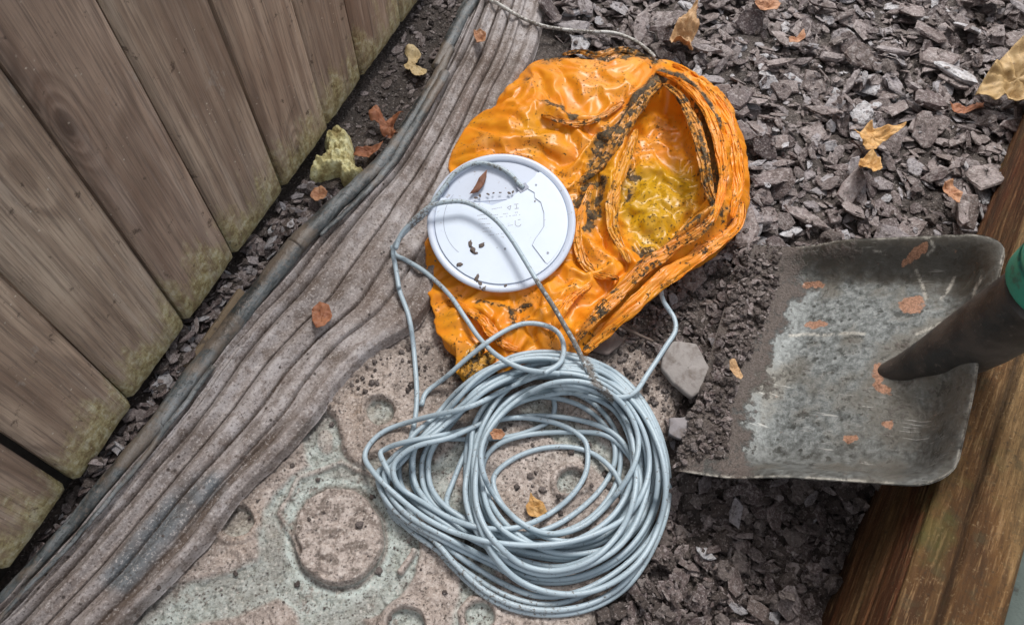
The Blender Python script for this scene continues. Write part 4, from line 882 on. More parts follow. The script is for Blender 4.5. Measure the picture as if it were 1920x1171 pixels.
    for (x0, y0), (x1, y1), wd, dash in [((925, 404), (975, 398), .0012, .3), ((928, 409), (976, 403), .0012, .3), ((897, 412), (914, 410), .0012, .8), ((895, 405), (913, 402), .0011, .8), ((898, 421), (920, 420), .0010, .8), ((905, 429), (924, 427), .001, .6), ((905, 435), (922, 434), .001, .6), ((915, 442), (958, 436), .0010, .6), ((953, 424), (962, 422), .0010, .8), ((922, 393), (942, 389), .001, .6)]:
        n = max(2, int(math.hypot(x1-x0, y1-y0)/3)); 
        for i in range(n):
            if rr.random() < dash+.35:
                a, b = i/n, (i+.72)/n; addq(bar((x0+(x1-x0)*a, y0+(y1-y0)*a), (x0+(x1-x0)*b, y0+(y1-y0)*b), wd*rr.uniform(.6, 1)))
    for P in ([(966, 414), (966, 422), (969, 425), (974, 425), (977, 421)], [(976, 412), (971, 413)], [(951, 390), (958, 386), (956, 394), (951, 390)], [(964, 384), (972, 383)], [(968, 384), (969, 392)], [(965, 392), (973, 391)]):
        for a, b in zip(P, P[1:]): addq(bar(a, b, .0009))
    link('printed_marks', mesh_np('printed_marks', np.array(V), Fc), mark, root)
    # small reset dot and dried mud flecks
    dots = [((947, 467), .0016), ((932, 465), .0006), ((1005, 348), .0014), ((1027, 475), .0016)]
    for p, r in dots:
        a = loc(*p); plate('screw_dot', [(a[0]+r*math.cos(t), a[1]+r*math.sin(t)) for t in np.linspace(0, 2*math.pi, 14)[:-1]], .0028 if p[0] > 1000 else .0021, .0034 if p[0] > 1000 else .0026, dark, 0)
    for (px, py), r, c in [((882, 458), .005, 0), ((887, 470), .006, 0), ((903, 460), .005, 1), ((893, 475), .003, 0), ((862, 497), .005, 1), ((895, 520), .006, 0), ((900, 535), .0055, 0), ((908, 541), .005, 1), ((948, 536), .003, 0), ((915, 365), .0025, 1), ((900, 368), .003, 0), ((893, 372), .003, 0), ((925, 363), .002, 0), ((938, 362), .002, 0), ((955, 363), .003, 0), ((962, 361), .0025, 0), ((1003, 378), .0016, 0)]:
        a = loc(px, py); v_, f_ = LU[(px+py) % len(LU)]; r *= .85
        me = mesh_np('mud_fleck', v_*np.array([r, r*.6, r*.22]), f_); ob = link('mud_fleck', me, clodplain, root, smooth=True); ob.location = (a[0], a[1], .0028 if py < 510 else .002); ob.rotation_euler = (0, 0, px*.7)
    return root, loc
clodplain = mat_plain('dried_mud', (.13, .10, .085), .85, dscale=200)
ap, aploc = build_ap()

# ------------------------------------------------------------------ shovel
def build_shovel():
    root = empty('shovel', at(1500, 700, .08)); tag(root, 'dirty steel square mouth shovel with dark socket and green collar', 'shovel')
    q00, q10, q11, q01 = [np.array(at(*p)) for p in ((1392, 455, .022), (1893, 436, .195), (1786, 914, .185), (1262, 880, .014))]
    nu, nv = 200, 190
    U, Vv = np.meshgrid(np.linspace(0, 1, nu), np.linspace(0, 1, nv), indexing='ij')
    t = np.clip((U-.86)/.14, 0, 1); sw = 1-.20*(1-np.sqrt(np.maximum(0, 1-t**2.2))); v2 = .5+(Vv-.5)*sw
    u2 = U.copy(); 
    P = (q00*(1-u2[..., None])*(1-v2[..., None])+q10*u2[..., None]*(1-v2[..., None])+q11*u2[..., None]*v2[..., None]+q01*(1-u2[..., None])*v2[..., None])
    n = np.cross(q10-q00, q00-q01); n /= np.linalg.norm(n); n = n if n[2] > 0 else -n
    wv = (q00-q01)/np.linalg.norm(q00-q01)
    c = np.abs(2*Vv-1); side = sst(.70, 1.0, c)**1.3*(.30+.7*sst(0, .5, U)); heel = sst(.80, 1.0, U)**1.4
    dip = .034*(1-side)*(1-heel)*sst(.0, .35, U)+.004*(1-side)*(1-heel)
    dip = dip+.0035*fbm(U*4, Vv*4, 3, 3)*.3
    fx, fy = pix(P[..., 0], P[..., 1], P[..., 2]); ax = [(1640, 706), (1700, 694), (1780, 668), (1900, 610), (1990, 560)]; da, fa, _, _ = pdist(fx, fy, ax)
    wa = 14+62*fa; dip = dip-.020*sst(0, .3, fa)*np.exp(-(da/wa)**2)
    top = P-n*dip[..., None]+wv*(.012*(1-side)*(Vv < .5))[..., None]*0
    # the mouth edge is worn a little wavy
    px, py = pix(top[..., 0], top[..., 1], top[..., 2])
    nz = fbm(px/40, py/40, 4, 5)
    mud = np.clip(1.15*(1-sst(0, 60, px-(1405+.0*(py))-np.interp(py, [450, 540, 620, 700, 760, 820, 880], [60, 72, 40, -5, -38, -35, -25])+40*nz)), 0, 1.1)
    mud = np.maximum(mud, .55*(1-sst(4, 28, pdist(px, py, [(1400, 462), (1500, 466), (1600, 470)])[0])))
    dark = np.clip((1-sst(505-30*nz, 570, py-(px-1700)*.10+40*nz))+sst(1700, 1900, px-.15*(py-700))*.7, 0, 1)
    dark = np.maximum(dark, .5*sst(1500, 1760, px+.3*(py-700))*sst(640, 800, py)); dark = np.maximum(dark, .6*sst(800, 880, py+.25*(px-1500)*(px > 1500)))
    rust = np.zeros_like(px)
    for cx, cy, a, b, r in ((1525, 534, 24, 7, -.05), (1530, 608, 24, 7, -.12), (1709, 571, 28, 17, -.12), (1718, 474, 30, 10, -.75), (1700, 488, 18, 5, -.8), (1594, 822, 15, 8, 0), (1645, 700, 10, 22, 0), (1655, 728, 22, 8, .5), (1665, 795, 10, 8, 0)):
        co, si = math.cos(r), math.sin(r); dx, dy = px-cx+9*fbm(px/16, py/16, 3, 71), py-cy+6*fbm(px/13, py/13, 3, 72); rust = np.maximum(rust, 1-sst(.7, 1.25, np.hypot((dx*co+dy*si)/a, (-dx*si+dy*co)/b)))
    rim = np.clip((1-sst(.0, .012, np.minimum(Vv, 1-Vv)))+(1-sst(.0, .012, 1-U)), 0, 1)*.85*sst(-.35, .1, nz)*sst(.0, .12, U)
    for S_ in ([(1722, 436), (1745, 450), (1752, 466), (1742, 478)], [(1718, 508), (1728, 530), (1736, 560)], [(1640, 470), (1660, 474)], [(1840, 520), (1820, 570), (1775, 600), (1720, 628)], [(1790, 520), (1765, 560)], [(1480, 628), (1560, 626), (1620, 624)]):
        rim = np.maximum(rim, .6*(1-sst(1.2, 4.2, pdist(px+4*nz, py+4*nz, S_)[0])))
    T = .0022; bot = top-n*T
    nn = nu*nv; V = np.vstack([top.reshape(-1, 3), bot.reshape(-1, 3)]); f = grid_faces(nu, nv)[:, ::-1]; ix = np.arange(nn).reshape(nu, nv); sd_ = []
    for ln in (ix[0], ix[:, -1], ix[-1][::-1], ix[:, 0][::-1]): sd_.append(np.stack([ln[:-1], ln[1:], ln[1:]+nn, ln[:-1]+nn], -1))
    two = lambda a: np.r_[a.ravel(), a.ravel()]
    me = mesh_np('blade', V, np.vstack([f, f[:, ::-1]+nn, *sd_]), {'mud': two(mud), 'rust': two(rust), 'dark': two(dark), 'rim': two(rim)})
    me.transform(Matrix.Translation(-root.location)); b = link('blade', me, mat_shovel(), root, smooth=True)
    hm_stamp(top.reshape(-1, 3))
    def axis(P, r, name, m, flat=None, par=root):
        P = np.array(P, float); Pc = catmull(P, n=14); W = at(Pc[:, 0], Pc[:, 1], 0*Pc[:, 0]+Pc[:, 2]); rr = catmull(np.array(r)[:, None], n=14)[:, 0]
        V, Fc = tube(W, rr, 28); me = mesh_np(name, V, Fc); me.transform(Matrix.Translation(-root.location)); return link(name, me, m, par, smooth=True)
    km = M('dark_painted_steel', .45, .5); v = km.co(); a_ = km.noise(v, 25, 5, .6); f_ = km.noise(v, 160, 4, .7)
    cc = km.mix(km.rng(a_, .4, .7), (.022, .020, .018), (.075, .058, .046)); cc = km.mix(km.rng(f_, .6, .7, 0, .5), cc, (.14, .11, .09)); km.set(color=cc, rough=km.rng(a_, .3, .7, .35, .7)); km.bump(f_, .001, .7)
    axis([(1646, 703, .083), (1662, 700, .094), (1705, 690, .115), (1765, 668, .15), (1830, 634, .19), (1900, 590, .24), (1960, 550, .285)], [.003, .0115, .0185, .0265, .032, .0335, .0335], 'socket', km.m)
    km2 = mat_plain('rust_stain_collar', (.26, .14, .06), .8)
    green = mat_plain('green_plastic', (.025, .30, .20), .35, dirt=(.04, .12, .09), dscale=30)
    axis([(1962, 542, .285), (1972, 535, .291), (2010, 505, .32), (2060, 462, .352), (2070, 454, .36)], [.033, .039, .041, .040, .031], 'collar', green)
    Wd = at(2060, 462, .352); dr = Vector(at(2060, 462, .352))-Vector(at(1900, 590, .24)); dr.normalize(); P0 = Vector(Wd); E = P0+dr*.62
    V, Fc = tube(np.array([P0+dr*(.62*k/20) for k in range(21)]), .019, 24); me = mesh_np('shaft', V, Fc); me.transform(Matrix.Translation(-root.location)); link('shaft', me, km.m, root, smooth=True)
    sdv = dr.cross(Vector((0, 0, 1))).normalized(); arcp = [E, E+dr*.03+sdv*.03, E+dr*.07+sdv*.055, E+dr*.11+sdv*.055, E+dr*.12, E+dr*.11-sdv*.055, E+dr*.07-sdv*.055, E+dr*.03-sdv*.03]
    V, Fc = tube(catmull(np.array(arcp), True, 8), .012, 14, closed=True); me = mesh_np('handle', V, Fc); me.transform(Matrix.Translation(-root.location)); link('handle', me, green, root, smooth=True)
    return root
shovel = build_shovel()
# loose wet slate heaped on the shovel's mouth
def mouth_heap():
    global massV, massF, massT, mo, clV, clF, clT, co_
    massV, massF, massT, mo = [], [], [], 0; clV, clF, clT, co_ = [], [], [], 0
    ZM = [(1375, 462), (1455, 462), (1448, 560), (1425, 640), (1385, 700), (1365, 800), (1355, 862), (1270, 870), (1290, 780), (1330, 700), (1360, 600)]
    scatter(ZM, 900, .0015, .0085, .25, .6, (0, .7), 2.2, .02)
    if massV: tag(link('slate_rubble', mesh_np('slate_rubble', np.vstack(massV), massF, {'tint': np.concatenate(massT)}), slate_mass, ground), kind='stuff')
    if clV: tag(link('soil_clods', mesh_np('soil_clods', np.vstack(clV), clF, {'tint': np.concatenate(clT)}), clod_m, ground), kind='stuff')
mouth_heap()

# ------------------------------------------------------------------ cable: coil and leads
CR = .0031
cable_m = mat_cable()
def strand(P, closed=False, zmin=None, lift=0., soft=9, stamp=True, r=CR, jit=0.):
    """P photo pixels; lays the strand on whatever is below, returns centre line"""
    Q = resample(catmull(P, closed, 10), 4.5, closed); n = len(Q)
    z = np.zeros(n)+.01
    for _ in range(4):
        W = at(Q[:, 0], Q[:, 1], z); z0 = hm_get(W[:, 0], W[:, 1], 1)+r*.62+lift
        k = 4; zm = z0.copy()
        for s_ in range(-k, k+1):
            zz = np.roll(z0, s_)
            if not closed:
                if s_ > 0: zz[:s_] = z0[0]
                if s_ < 0: zz[s_:] = z0[-1]
            zm = np.maximum(zm, zz-.00025*s_*s_)
        ker = np.exp(-(np.arange(-soft*2, soft*2+1)/soft)**2*2); ker /= ker.sum()
        pad = np.pad(zm, soft*2, mode='wrap' if closed else 'edge'); z = np.maximum(np.convolve(pad, ker, 'valid'), zm-.0018)
    if zmin is not None: z = np.maximum(z, zmin)
    W = at(Q[:, 0], Q[:, 1], z)
    if stamp:
        a = np.linspace(0, 1, 3, endpoint=False); T = np.roll(W, -1, 0)-W
        if not closed: T[-1] = T[-2]
        D = np.vstack([W+T*t for t in a]); nrm = np.c_[-T[:, 1], T[:, 0]]; nrm /= np.linalg.norm(nrm, axis=1)[:, None]+1e-9
        L = []
        for o_ in (-.8, -.4, 0, .4, .8):
            for t in a:
                q = W+T*t; q = q.copy(); q[:, :2] += nrm*o_*r; q[:, 2] += r*math.sqrt(1-o_*o_); L.append(q)
        L = np.vstack(L); i, j = hm_idx(L[:, 0], L[:, 1]); np.maximum.at(HM, (i, j), L[:, 2])
    return W
def cable_obj(name, strands, parent, dirtf=None, m=None, r=CR):
    parts = []; dv = []
    for W, closed in strands:
        V, Fc = tube(W, r, 10, closed); parts.append((V, Fc)); px, py = pix(V[:, 0], V[:, 1], V[:, 2]); dv.append(dirtf(px, py, V) if dirtf else np.zeros(len(V)))
    V, Fc = join_parts(parts); return link(name, mesh_np(name, V, Fc, {'dirt': np.concatenate(dv)}), m or cable_m, parent, smooth=True)
def c8(L): return [(640+x/2.0515, 600+y/2.0515) for x, y in L]
LOOPS = [
 [(190, 740), (260, 800), (340, 850), (430, 950), (540, 1050), (660, 1110), (800, 1132), (950, 1110), (1080, 1040), (1170, 930), (1240, 780), (1262, 640), (1240, 480), (1180, 340), (1080, 220), (950, 150), (800, 122), (660, 140), (540, 210), (430, 300), (330, 420), (240, 520), (160, 620)],
 [(150, 640), (200, 740), (280, 820), (380, 890), (500, 980), (640, 1060), (780, 1092), (900, 1070), (1040, 990), (1150, 860), (1215, 700), (1225, 540), (1180, 390), (1100, 270), (980, 190), (840, 160), (700, 180), (590, 240), (500, 320), (400, 400), (260, 480), (170, 560)],
 [(270, 570), (290, 480), (400, 360), (520, 230), (640, 170), (800, 155), (960, 200), (1100, 300), (1180, 450), (1200, 620), (1150, 780), (1040, 880), (880, 920), (700, 900), (520, 850), (380, 760), (290, 660)],
 [(330, 600), (350, 500), (440, 370), (560, 270), (700, 225), (860, 225), (1000, 280), (1090, 390), (1130, 530), (1110, 680), (1020, 800), (880, 860), (720, 850), (560, 800), (420, 730), (350, 680)],
 [(310, 590), (325, 500), (410, 390), (540, 250), (680, 195), (850, 190), (1010, 250), (1120, 370), (1165, 530), (1140, 690), (1040, 830), (890, 885), (730, 880), (550, 830), (400, 745), (330, 670)],
 [(405, 700), (430, 620), (480, 500), (540, 380), (640, 300), (780, 265), (920, 290), (1020, 370), (1070, 480), (1060, 620), (980, 740), (860, 810), (700, 830), (540, 810), (440, 765)],
 [(480, 560), (500, 420), (600, 330), (760, 295), (900, 320), (1000, 390), (1050, 480), (1040, 580), (960, 690), (820, 790), (680, 820), (560, 760), (490, 660)],
 [(200, 600), (230, 540), (270, 450), (360, 370), (450, 270), (560, 190), (700, 150), (860, 145), (1020, 180), (1150, 300), (1230, 470), (1250, 650), (1200, 820), (1080, 950), (920, 1040), (760, 1060), (600, 1000), (430, 890), (280, 760)],
 [(140, 590), (170, 560), (230, 500), (330, 440), (460, 330), (560, 250), (690, 195), (850, 165), (1000, 190), (1120, 290), (1200, 440), (1225, 620), (1180, 790), (1070, 920), (900, 1000), (720, 1000), (560, 930), (400, 850), (240, 760), (160, 670)],
 [(545, 560), (600, 480), (720, 440), (880, 430), (1010, 440), (1090, 500), (1145, 600), (1140, 740), (1070, 850), (940, 895), (790, 885), (650, 800), (570, 690)],
 [(155, 530), (170, 495), (260, 465), (420, 435), (600, 385), (760, 367), (920, 385), (1040, 430), (1110, 510), (1150, 620), (1120, 760), (1010, 880), (860, 945), (700, 925), (540, 860), (380, 770), (240, 660)],
 [(480, 640), (500, 520), (515, 400), (590, 290), (720, 225), (880, 215), (1020, 270), (1120, 380), (1175, 540), (1160, 700), (1080, 850), (940, 940), (780, 970), (640, 920), (540, 830), (495, 740)],
 [(585, 610), (650, 540), (760, 495), (880, 488), (980, 520), (1060, 600), (1080, 700), (1000, 810), (860, 850), (720, 800), (620, 710)],
 [(200, 570), (225, 640), (330, 710), (440, 770), (560, 800), (680, 795), (790, 750), (880, 680), (935, 600), (948, 520), (930, 455), (840, 400), (700, 375), (560, 390), (420, 450), (300, 480), (230, 520)],
 [(530, 640), (570, 760), (660, 840), (780, 870), (920, 840), (1040, 760), (1110, 650), (1130, 520), (1100, 400), (1030, 310), (900, 262), (760, 275), (640, 320), (560, 420), (525, 530)],
 [(500, 620), (510, 740), (560, 870), (650, 980), (770, 1040), (910, 1052), (1040, 1010), (1150, 920), (1220, 790), (1248, 640), (1220, 480), (1140, 330), (1020, 230), (880, 185), (740, 200), (620, 270), (545, 380), (505, 500)],
 [(92, 510), (160, 430), (300, 380), (500, 330), (640, 262), (800, 205), (960, 225), (1090, 310), (1170, 450), (1180, 600), (1110, 740), (980, 820), (820, 860), (640, 860), (480, 830), (340, 770), (220, 680), (120, 580)],
 [(515, 660), (530, 510), (585, 375), (680, 285), (800, 250), (920, 255), (1030, 300), (1100, 400), (1128, 520), (1130, 660), (1080, 800), (970, 915), (830, 962), (700, 940), (600, 860), (540, 770)],
 [(540, 560), (580, 660), (680, 770), (800, 820), (930, 790), (1040, 690), (1125, 560), (1140, 440), (1080, 320), (960, 245), (820, 240), (690, 300), (600, 380), (545, 470)],
]
def cdirt(px, py, V):
    low = 1-sst(4, 40, pdist(px, py, [(740, 970), (800, 1020), (850, 1075), (930, 1120), (1030, 1150)])[0]); sp = sst(.3, .5, fbm(V[:, 0]*14, V[:, 1]*14, 3, 5))
    lead = .75*(1-sst(3, 12, pdist(px, py, [(1010, 530), (1060, 610), (1095, 670), (1115, 715), (1145, 748)])[0]))
    up = .25*sst(470, 360, py)
    return np.clip(low*.25+sp*.4+lead+up, 0, 1)
def build_cable():
    root = empty('network_cable', at(1000, 900, 0)); tag(root, 'long blue grey network cable coiled on the slab and plugged into the white disc', 'cable')
    inv = Matrix.Translation(-root.location)
    def mk(name, st_):
        o = cable_obj(name, st_, root, cdirt); o.data.transform(inv); return o
    # under-leads first
    st1 = []
    rr = random.Random(3); coil = []
    extra = [0, 2, 4, 8, 15, 11, 14]
    order = LOOPS[:8]+[LOOPS[k] for k in extra[:4]]+LOOPS[8:13]+[LOOPS[k] for k in extra[4:]]+LOOPS[13:]
    seen = set()
    # lead going down the left side of the disc into the coil
    left = [(740, 490), (744, 516), (749, 545), (768, 600), (778, 680), (781, 760), (768, 830), (748, 880), (765, 930), (830, 985)]
    coil.append((strand(left), False))
    V3 = [(1035, 735), (1040, 765), (1028, 790), (980, 812), (920, 822), (830, 822)]; coil.append((strand(V3), False))
    for k, L in enumerate(order):
        P = np.array(c8(L)); key = id(L)
        if key in seen:
            cc = P.mean(0); P = cc+(P-cc)*rr.uniform(.955, 1.02)+np.array([rr.uniform(-5, 5), rr.uniform(-5, 5)])
        seen.add(key); coil.append((strand(P.tolist(), True, soft=7), True))
    mk('coil', coil)
    # lead ends: disc to coil top, loop over the bag, cable over the disc, right hand lead
    a = [(735, 462), (742, 478), (762, 488), (800, 512), (842, 552), (872, 595), (900, 635), (935, 668), (985, 692), (1050, 700)]
    b = [(790, 760), (800, 735), (838, 705), (880, 668), (930, 630), (975, 608), (1015, 608), (1045, 622), (1057, 650), (1050, 680), (1020, 700)]
    lead = [(strand(a, soft=10), False), (strand(b, soft=10), False)]
    # from the socket in the disc, round the bay, over the rim, back over the disc and down to the coil
    cb, sb = math.cos(AP_T), math.sin(AP_T)
    def onap(px, py, h):
        x, y = aploc(px, py, h); return [AP_C.x+x, AP_C.y+y*cb-h*sb, AP_C.z+y*sb+h*cb]
    ch = [(982, 352, .0035), (972, 344, .0035), (958, 328, .0035), (935, 314, .0038), (905, 306, .0038), (878, 310, .0042), (850, 328, .005), (832, 352, .0058), (812, 378, .0062), (795, 402, .006)]
    Wc = np.array([onap(*p) for p in ch])
    tail = []
    for p, z in [((770, 425), .060), ((748, 448), .050), ((737, 470), .036), ((740, 492), .029), ((744, 516), .0245), ((748, 540), .0225)]: tail.append(at(*p, z))
    W1 = resample(catmull(np.vstack([Wc, np.array(tail)]), n=10), .003); lead.append((W1, False))
    ov = [(742, 468), (752, 440), (780, 408), (808, 386), (840, 378), (872, 379), (905, 394), (935, 418), (960, 450), (985, 490), (1010, 532)]
    z_ = [.046, .056, .070, .078, .080, .078, .075, .071, .066, .060, .056]
    W2 = [at(*p, z) for p, z in zip(ov, z_)]
    for p, z in [((1035, 570), .058), ((1060, 612), .058), ((1084, 655), .053), ((1100, 695), .045), ((1118, 728), .037), ((1142, 748), .033), ((1170, 750), .030), ((1192, 735), .026), ((1215, 700), .022), ((1245, 655), .020), ((1266, 620), .021), ((1262, 592), .021), ((1242, 568), .020), ((1237, 545), .020), ((1246, 522), .022), ((1262, 500), .018)]: W2.append(at(*p, z))
    W2 = resample(catmull(np.array(W2), n=10), .003)
    zz = hm_get(W2[:, 0], W2[:, 1], 1)+CR; n = len(W2)
    fr = np.arange(n)/n; ok = fr < .97; W2[:, 2] = np.where(ok, np.maximum(W2[:, 2], np.minimum(zz, W2[:, 2]+.01)), W2[:, 2])
    kr = np.ones(9)/9; W2[:, 2] = np.convolve(np.pad(W2[:, 2], 4, mode='edge'), kr, 'valid'); lead.append((W2, False))
    mk('lead', lead)
build_cable()
def top_cable():
    P = [(890, -60), (915, -5), (935, 8), (975, 32), (1015, 48), (1060, 56), (1110, 60), (1150, 62), (1185, 74), (1212, 92), (1228, 108)]
    W = strand(P, soft=14, lift=.0005, stamp=False, r=.0030); o = cable_obj('muddy_cable', [(W, False)], None, lambda px, py, V: .45*sst(-.2, .3, fbm(V[:, 0]*30, V[:, 1]*30, 3, 2)), mat_cable('pale_cable_sheath', (.50, .49, .46), .56, .62), r=.0030)
    tag(o, 'pale muddy length of cable running from the fabric to the top of the orange bag', 'cable')
top_cable()

# ------------------------------------------------------------------ leaves
LM = {'tan': mat_leaf('tan_leaf', (.42, .24, .11), (.56, .36, .19)), 'gold': mat_leaf('golden_leaf', (.47, .24, .07), (.62, .38, .15)), 'orange': mat_leaf('orange_leaf', (.36, .16, .08), (.50, .27, .15)), 'rust': mat_leaf('rusty_leaf', (.27, .095, .045), (.40, .17, .085)), 'brown': mat_leaf('brown_leaf', (.17, .07, .04), (.26, .11, .06)), 'yellow': mat_leaf('yellow_leaf', (.52, .37, .17), (.64, .50, .28)), 'kraft': mat_leaf('dry_tan_leaf', (.40, .26, .11), (.54, .38, .19))}
def leaf(pts, kind, label, curl=.25, lift=.004, seed=0, stem=None, z=None, cat='leaf', tilt=None):
    P = np.array(pts, float); c = P.mean(0); z0 = .01
    for _ in range(3):
        w0 = at(c[0], c[1], z0); z0 = float(hm_get(np.array([w0[0]]), np.array([w0[1]]), 3)[0])+lift if z is None else z
    w0 = at(c[0], c[1], z0); W = at(P[:, 0], P[:, 1], z0)[:, :2]-w0[:2]
    B = resample(catmull(W, True, 4) if len(W) > 9 else np.vstack([W, W[:1]]), .0016); n = len(B); B = B+.0006*np.stack([fbm(B[:, 0]*500, B[:, 1]*500, 2, seed), fbm(B[:, 0]*500, B[:, 1]*500, 2, seed+3)], 1)
    K = 12; rs = np.linspace(0, 1, K+1)[1:]; R0 = np.linalg.norm(W, axis=1).max(); V = [np.zeros((1, 2))]+[B*r for r in rs]; V = np.vstack(V)
    hh = R0*curl*(1.6*fbm(V[:, 0]/R0*1.1+seed, V[:, 1]/R0*1.1, 2, seed+7)+.9*(np.linalg.norm(V, axis=1)/R0)**2-.2+.35*fbm(V[:, 0]/R0*5, V[:, 1]/R0*5, 2, seed+9))
    a = np.arctan2(V[:, 1], V[:, 0]); hh += R0*.03*np.abs(np.sin(a*2.5+seed))
    hh = hh-hh.min()*.6
    if tilt: hh = hh+tilt[0]*V[:, 0]+tilt[1]*V[:, 1]
    vein = np.clip(1-np.abs(np.sin(a*2.5+seed))*9, 0, 1)
    V = np.c_[V, hh]; Fc = [(0, 1+i, 1+(i+1) % n) for i in range(n)]
    for k in range(K-1):
        o_ = 1+k*n
        for i in range(n): j = (i+1) % n; Fc.append((o_+i, o_+n+i, o_+n+j, o_+j))
    me = mesh_np('leaf', V, Fc, {'vein': vein}); o = link('fallen_leaf', me, LM[kind], None, smooth=True); o.location = (w0[0], w0[1], z0)
    so = o.modifiers.new('thickness', 'SOLIDIFY'); so.thickness = .0004
    tag(o, label, cat, 'fallen leaves')
    if stem:
        Q = at(np.array([p[0] for p in stem]), np.array([p[1] for p in stem]), z0+.002)-np.array([w0[0], w0[1], z0]); Vt, Ft = tube(resample(catmull(Q, n=6), .002), .0008, 6)
        link('stem', mesh_np('stem', Vt, Ft, {'vein': np.zeros(len(Vt))}), LM['brown'], o, smooth=True)
leaf([(1303, 25), (1300, 45), (1308, 62), (1296, 78), (1300, 92), (1280, 107), (1262, 98), (1254, 82), (1262, 62), (1272, 48), (1288, 36)], 'tan', 'pointed tan leaf standing on the slate above the bag', .5, .008, 1, [(1303, 25), (1309, 12)])
leaf([(1412, 4), (1440, 0), (1462, 14), (1455, 24), (1430, 22), (1415, 16)], 'orange', 'small curled orange leaf farthest from the slab, beside grey slate', .35, .006, 2)
leaf([(1595, 255), (1612, 250), (1628, 234), (1645, 246), (1688, 248), (1672, 262), (1650, 272), (1634, 292), (1618, 282), (1608, 268)], 'gold', 'golden pointed leaf on slate right of the bag', .4, .010, 3)
leaf([(1630, 288), (1648, 300), (1652, 320), (1630, 330), (1603, 326), (1608, 306)], 'gold', 'round golden brown leaf just below the pointed golden one', .4, .008, 4)
leaf([(1828, 188), (1842, 150), (1866, 128), (1892, 112), (1918, 130), (1965, 118), (1985, 170), (1940, 200), (1905, 200), (1880, 184), (1862, 196)], 'kraft', 'large dry tan leaf curled over the end of the timber sleeper', .45, .018, 5, tilt=(.2, .2))
leaf([(1768, 345), (1782, 342), (1790, 358), (1800, 368), (1795, 388), (1782, 386), (1775, 368), (1766, 360)], 'orange', 'ragged orange leaf scrap near the sleeper above the shovel', .35, .006, 6)
leaf([(1476, 78), (1490, 72), (1505, 60), (1508, 76), (1495, 86), (1478, 86)], 'orange', 'little orange leaf scrap between pale slate pieces', .3, .008, 16)
leaf([(1776, 196), (1792, 196), (1812, 204), (1840, 200), (1836, 212), (1806, 214), (1786, 210)], 'rust', 'narrow rusty leaf scrap under the large tan leaf', .3, .006, 17)
leaf([(1366, 678), (1376, 674), (1386, 690), (1393, 706), (1388, 714), (1376, 704), (1368, 692)], 'tan', 'small pale tan leaf scrap by the shovel mouth', .3, .012, 7)
leaf([(994, 925), (1004, 935), (1018, 942), (1026, 962), (1008, 972), (990, 966), (985, 950), (992, 940)], 'gold', 'golden leaf scrap inside the cable coil', .4, .004, 8)
leaf([(918, 812), (926, 804), (940, 806), (948, 816), (938, 824), (924, 824)], 'orange', 'tiny orange leaf scrap lying across the coiled strands', .3, .002, 9)
leaf([(585, 582), (600, 568), (618, 574), (624, 594), (610, 614), (594, 618), (586, 602)], 'rust', 'crumbly rust coloured leaf patch on the grey fabric', .22, .002, 10)
leaf([(888, 62), (900, 60), (912, 68), (910, 84), (898, 88), (889, 76)], 'orange', 'small orange leaf on the fabric just below the pale muddy cable', .4, .004, 11)
leaf([(760, 104), (775, 96), (790, 104), (784, 112), (775, 116), (785, 126), (800, 130), (796, 146), (780, 152), (768, 140), (758, 128), (766, 116)], 'yellow', 'pale yellow lobed leaf on soil beside the fence', .35, .005, 12)
leaf([(697, 224), (712, 216), (722, 232), (740, 222), (758, 220), (752, 232), (738, 242), (750, 258), (746, 270), (732, 256), (716, 254), (712, 240), (698, 240)], 'rust', 'rusty orange oak leaf on soil between fence and rolled edge', .45, .005, 13)
leaf([(668, 284), (690, 280), (708, 274), (720, 270), (710, 284), (692, 294), (676, 302), (664, 296)], 'rust', 'thin rusty leaf strip next to the yellow foam lump', .35, .005, 14)
leaf([(590, 356), (604, 352), (616, 364), (606, 378), (592, 380), (582, 370)], 'orange', 'faded orange leaf scrap below the yellow foam lump', .3, .006, 15)
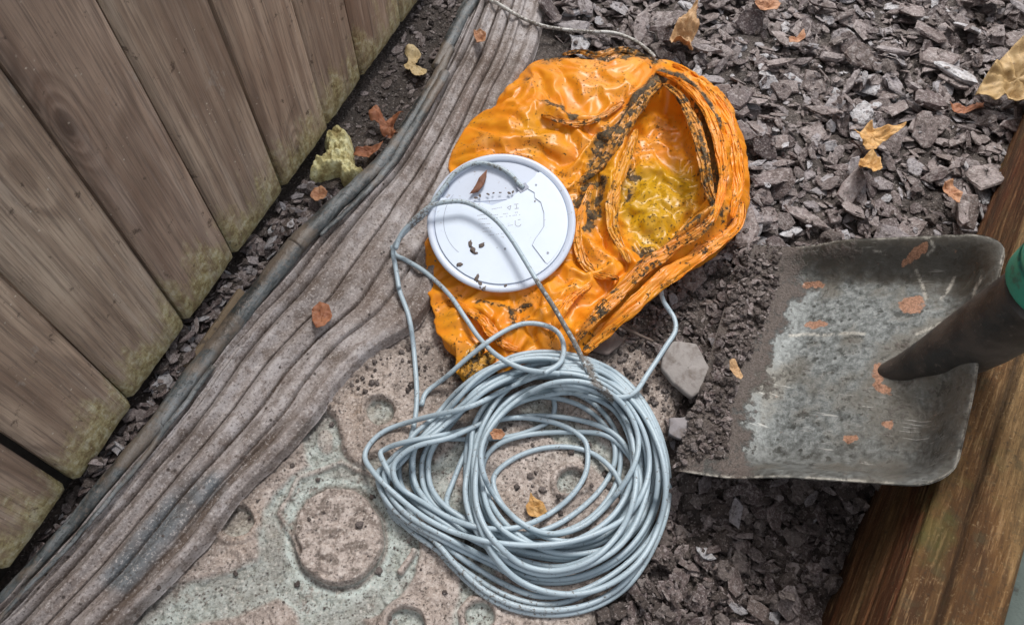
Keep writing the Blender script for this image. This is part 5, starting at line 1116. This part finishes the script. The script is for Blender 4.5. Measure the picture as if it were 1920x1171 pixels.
def onap_leaf():
    pts = [(913, 318), (912, 332), (908, 346), (896, 360), (880, 364), (890, 350), (898, 334), (905, 326)]
    L = [aploc(*p, .004) for p in pts]; V = np.array([[x, y, 0] for x, y in L]); c = V.mean(0); B = resample(np.vstack([V, V[:1]]), .001)[:-1]; n = len(B)
    Vs = [c[None]]+[c+(B-c)*k for k in (.33, .66, 1)]; VV = np.vstack(Vs); VV[:, 2] = .004+.0022*fbm(VV[:, 0]*90, VV[:, 1]*90, 3, 2)
    Fc = [(0, 1+i, 1+(i+1) % n) for i in range(n)]
    for k in range(2):
        for i in range(n): j = (i+1) % n; o_ = 1+k*n; Fc.append((o_+i, o_+n+i, o_+n+j, o_+j))
    R = np.array(Matrix.Rotation(AP_T, 3, 'X')); VV = (R@VV.T).T+np.array(AP_C); o0 = VV.mean(0)
    o = link('fallen_leaf', mesh_np('leaf', VV-o0, Fc, {'vein': np.zeros(len(VV))}), LM['brown'], smooth=True); o.location = tuple(o0); so = o.modifiers.new('thickness', 'SOLIDIFY'); so.thickness = .0004
    tag(o, 'red brown leaf sliver lying in the recess of the white disc', 'leaf', 'fallen leaves')
onap_leaf()

# ------------------------------------------------------------------ yellow foam lump at the foot of the fence
def foam():
    Pt = [(578, 328), (590, 300), (612, 285), (606, 262), (628, 240), (655, 250), (662, 290), (668, 312), (688, 318), (672, 334), (640, 334), (632, 318), (600, 326)]
    xs = np.arange(565, 700, 1.4); ys = np.arange(228, 345, 1.4); PX, PY = np.meshgrid(xs, ys, indexing='ij'); Oc = catmull(Pt, True, 4); ins = inside(PX, PY, Oc); d, _, cx, cy = pdist(PX, PY, Oc, True)
    keep = ins | (d < 2); X_ = np.where(ins, PX, cx); Y_ = np.where(ins, PY, cy); f1, f2, _ = voro(X_/16+fbm(X_/20, Y_/20, 2, 2), Y_/16, 3); dd = np.where(ins, d, 0)
    h = sst(0, 9, dd)*(.007+.012*np.sqrt(np.clip(1-f1**2, 0, 1))+.011*fbm(X_/10, Y_/10, 4, 5)); W = at(X_, Y_, .012); W[..., 2] = np.where(ins, h+.006, -.02)
    V, Fc, _a = compact(W.reshape(-1, 3), grid_faces(*PX.shape)[keep.ravel()[grid_faces(*PX.shape)].all(1)][:, ::-1], {})
    k = M('yellow_foam', .85); v = k.co(); a = k.noise(v, 60, 5, .65); f = k.noise(v, 300, 4, .7); c = k.ramp(a, [(.36, (.30, .23, .09)), (.5, (.52, .46, .22)), (.64, (.72, .69, .42))]); c = k.mix(k.rng(f, .56, .66, 0, .75), c, (.13, .10, .04)); k.set(color=c); k.bump(f, .002)
    o = link('foam_lump', mesh_np('foam_lump', V, Fc), k.m, smooth=True); tag(o, 'crusty pale yellow foam lump wedged at the foot of the fence', 'foam lump')
foam()
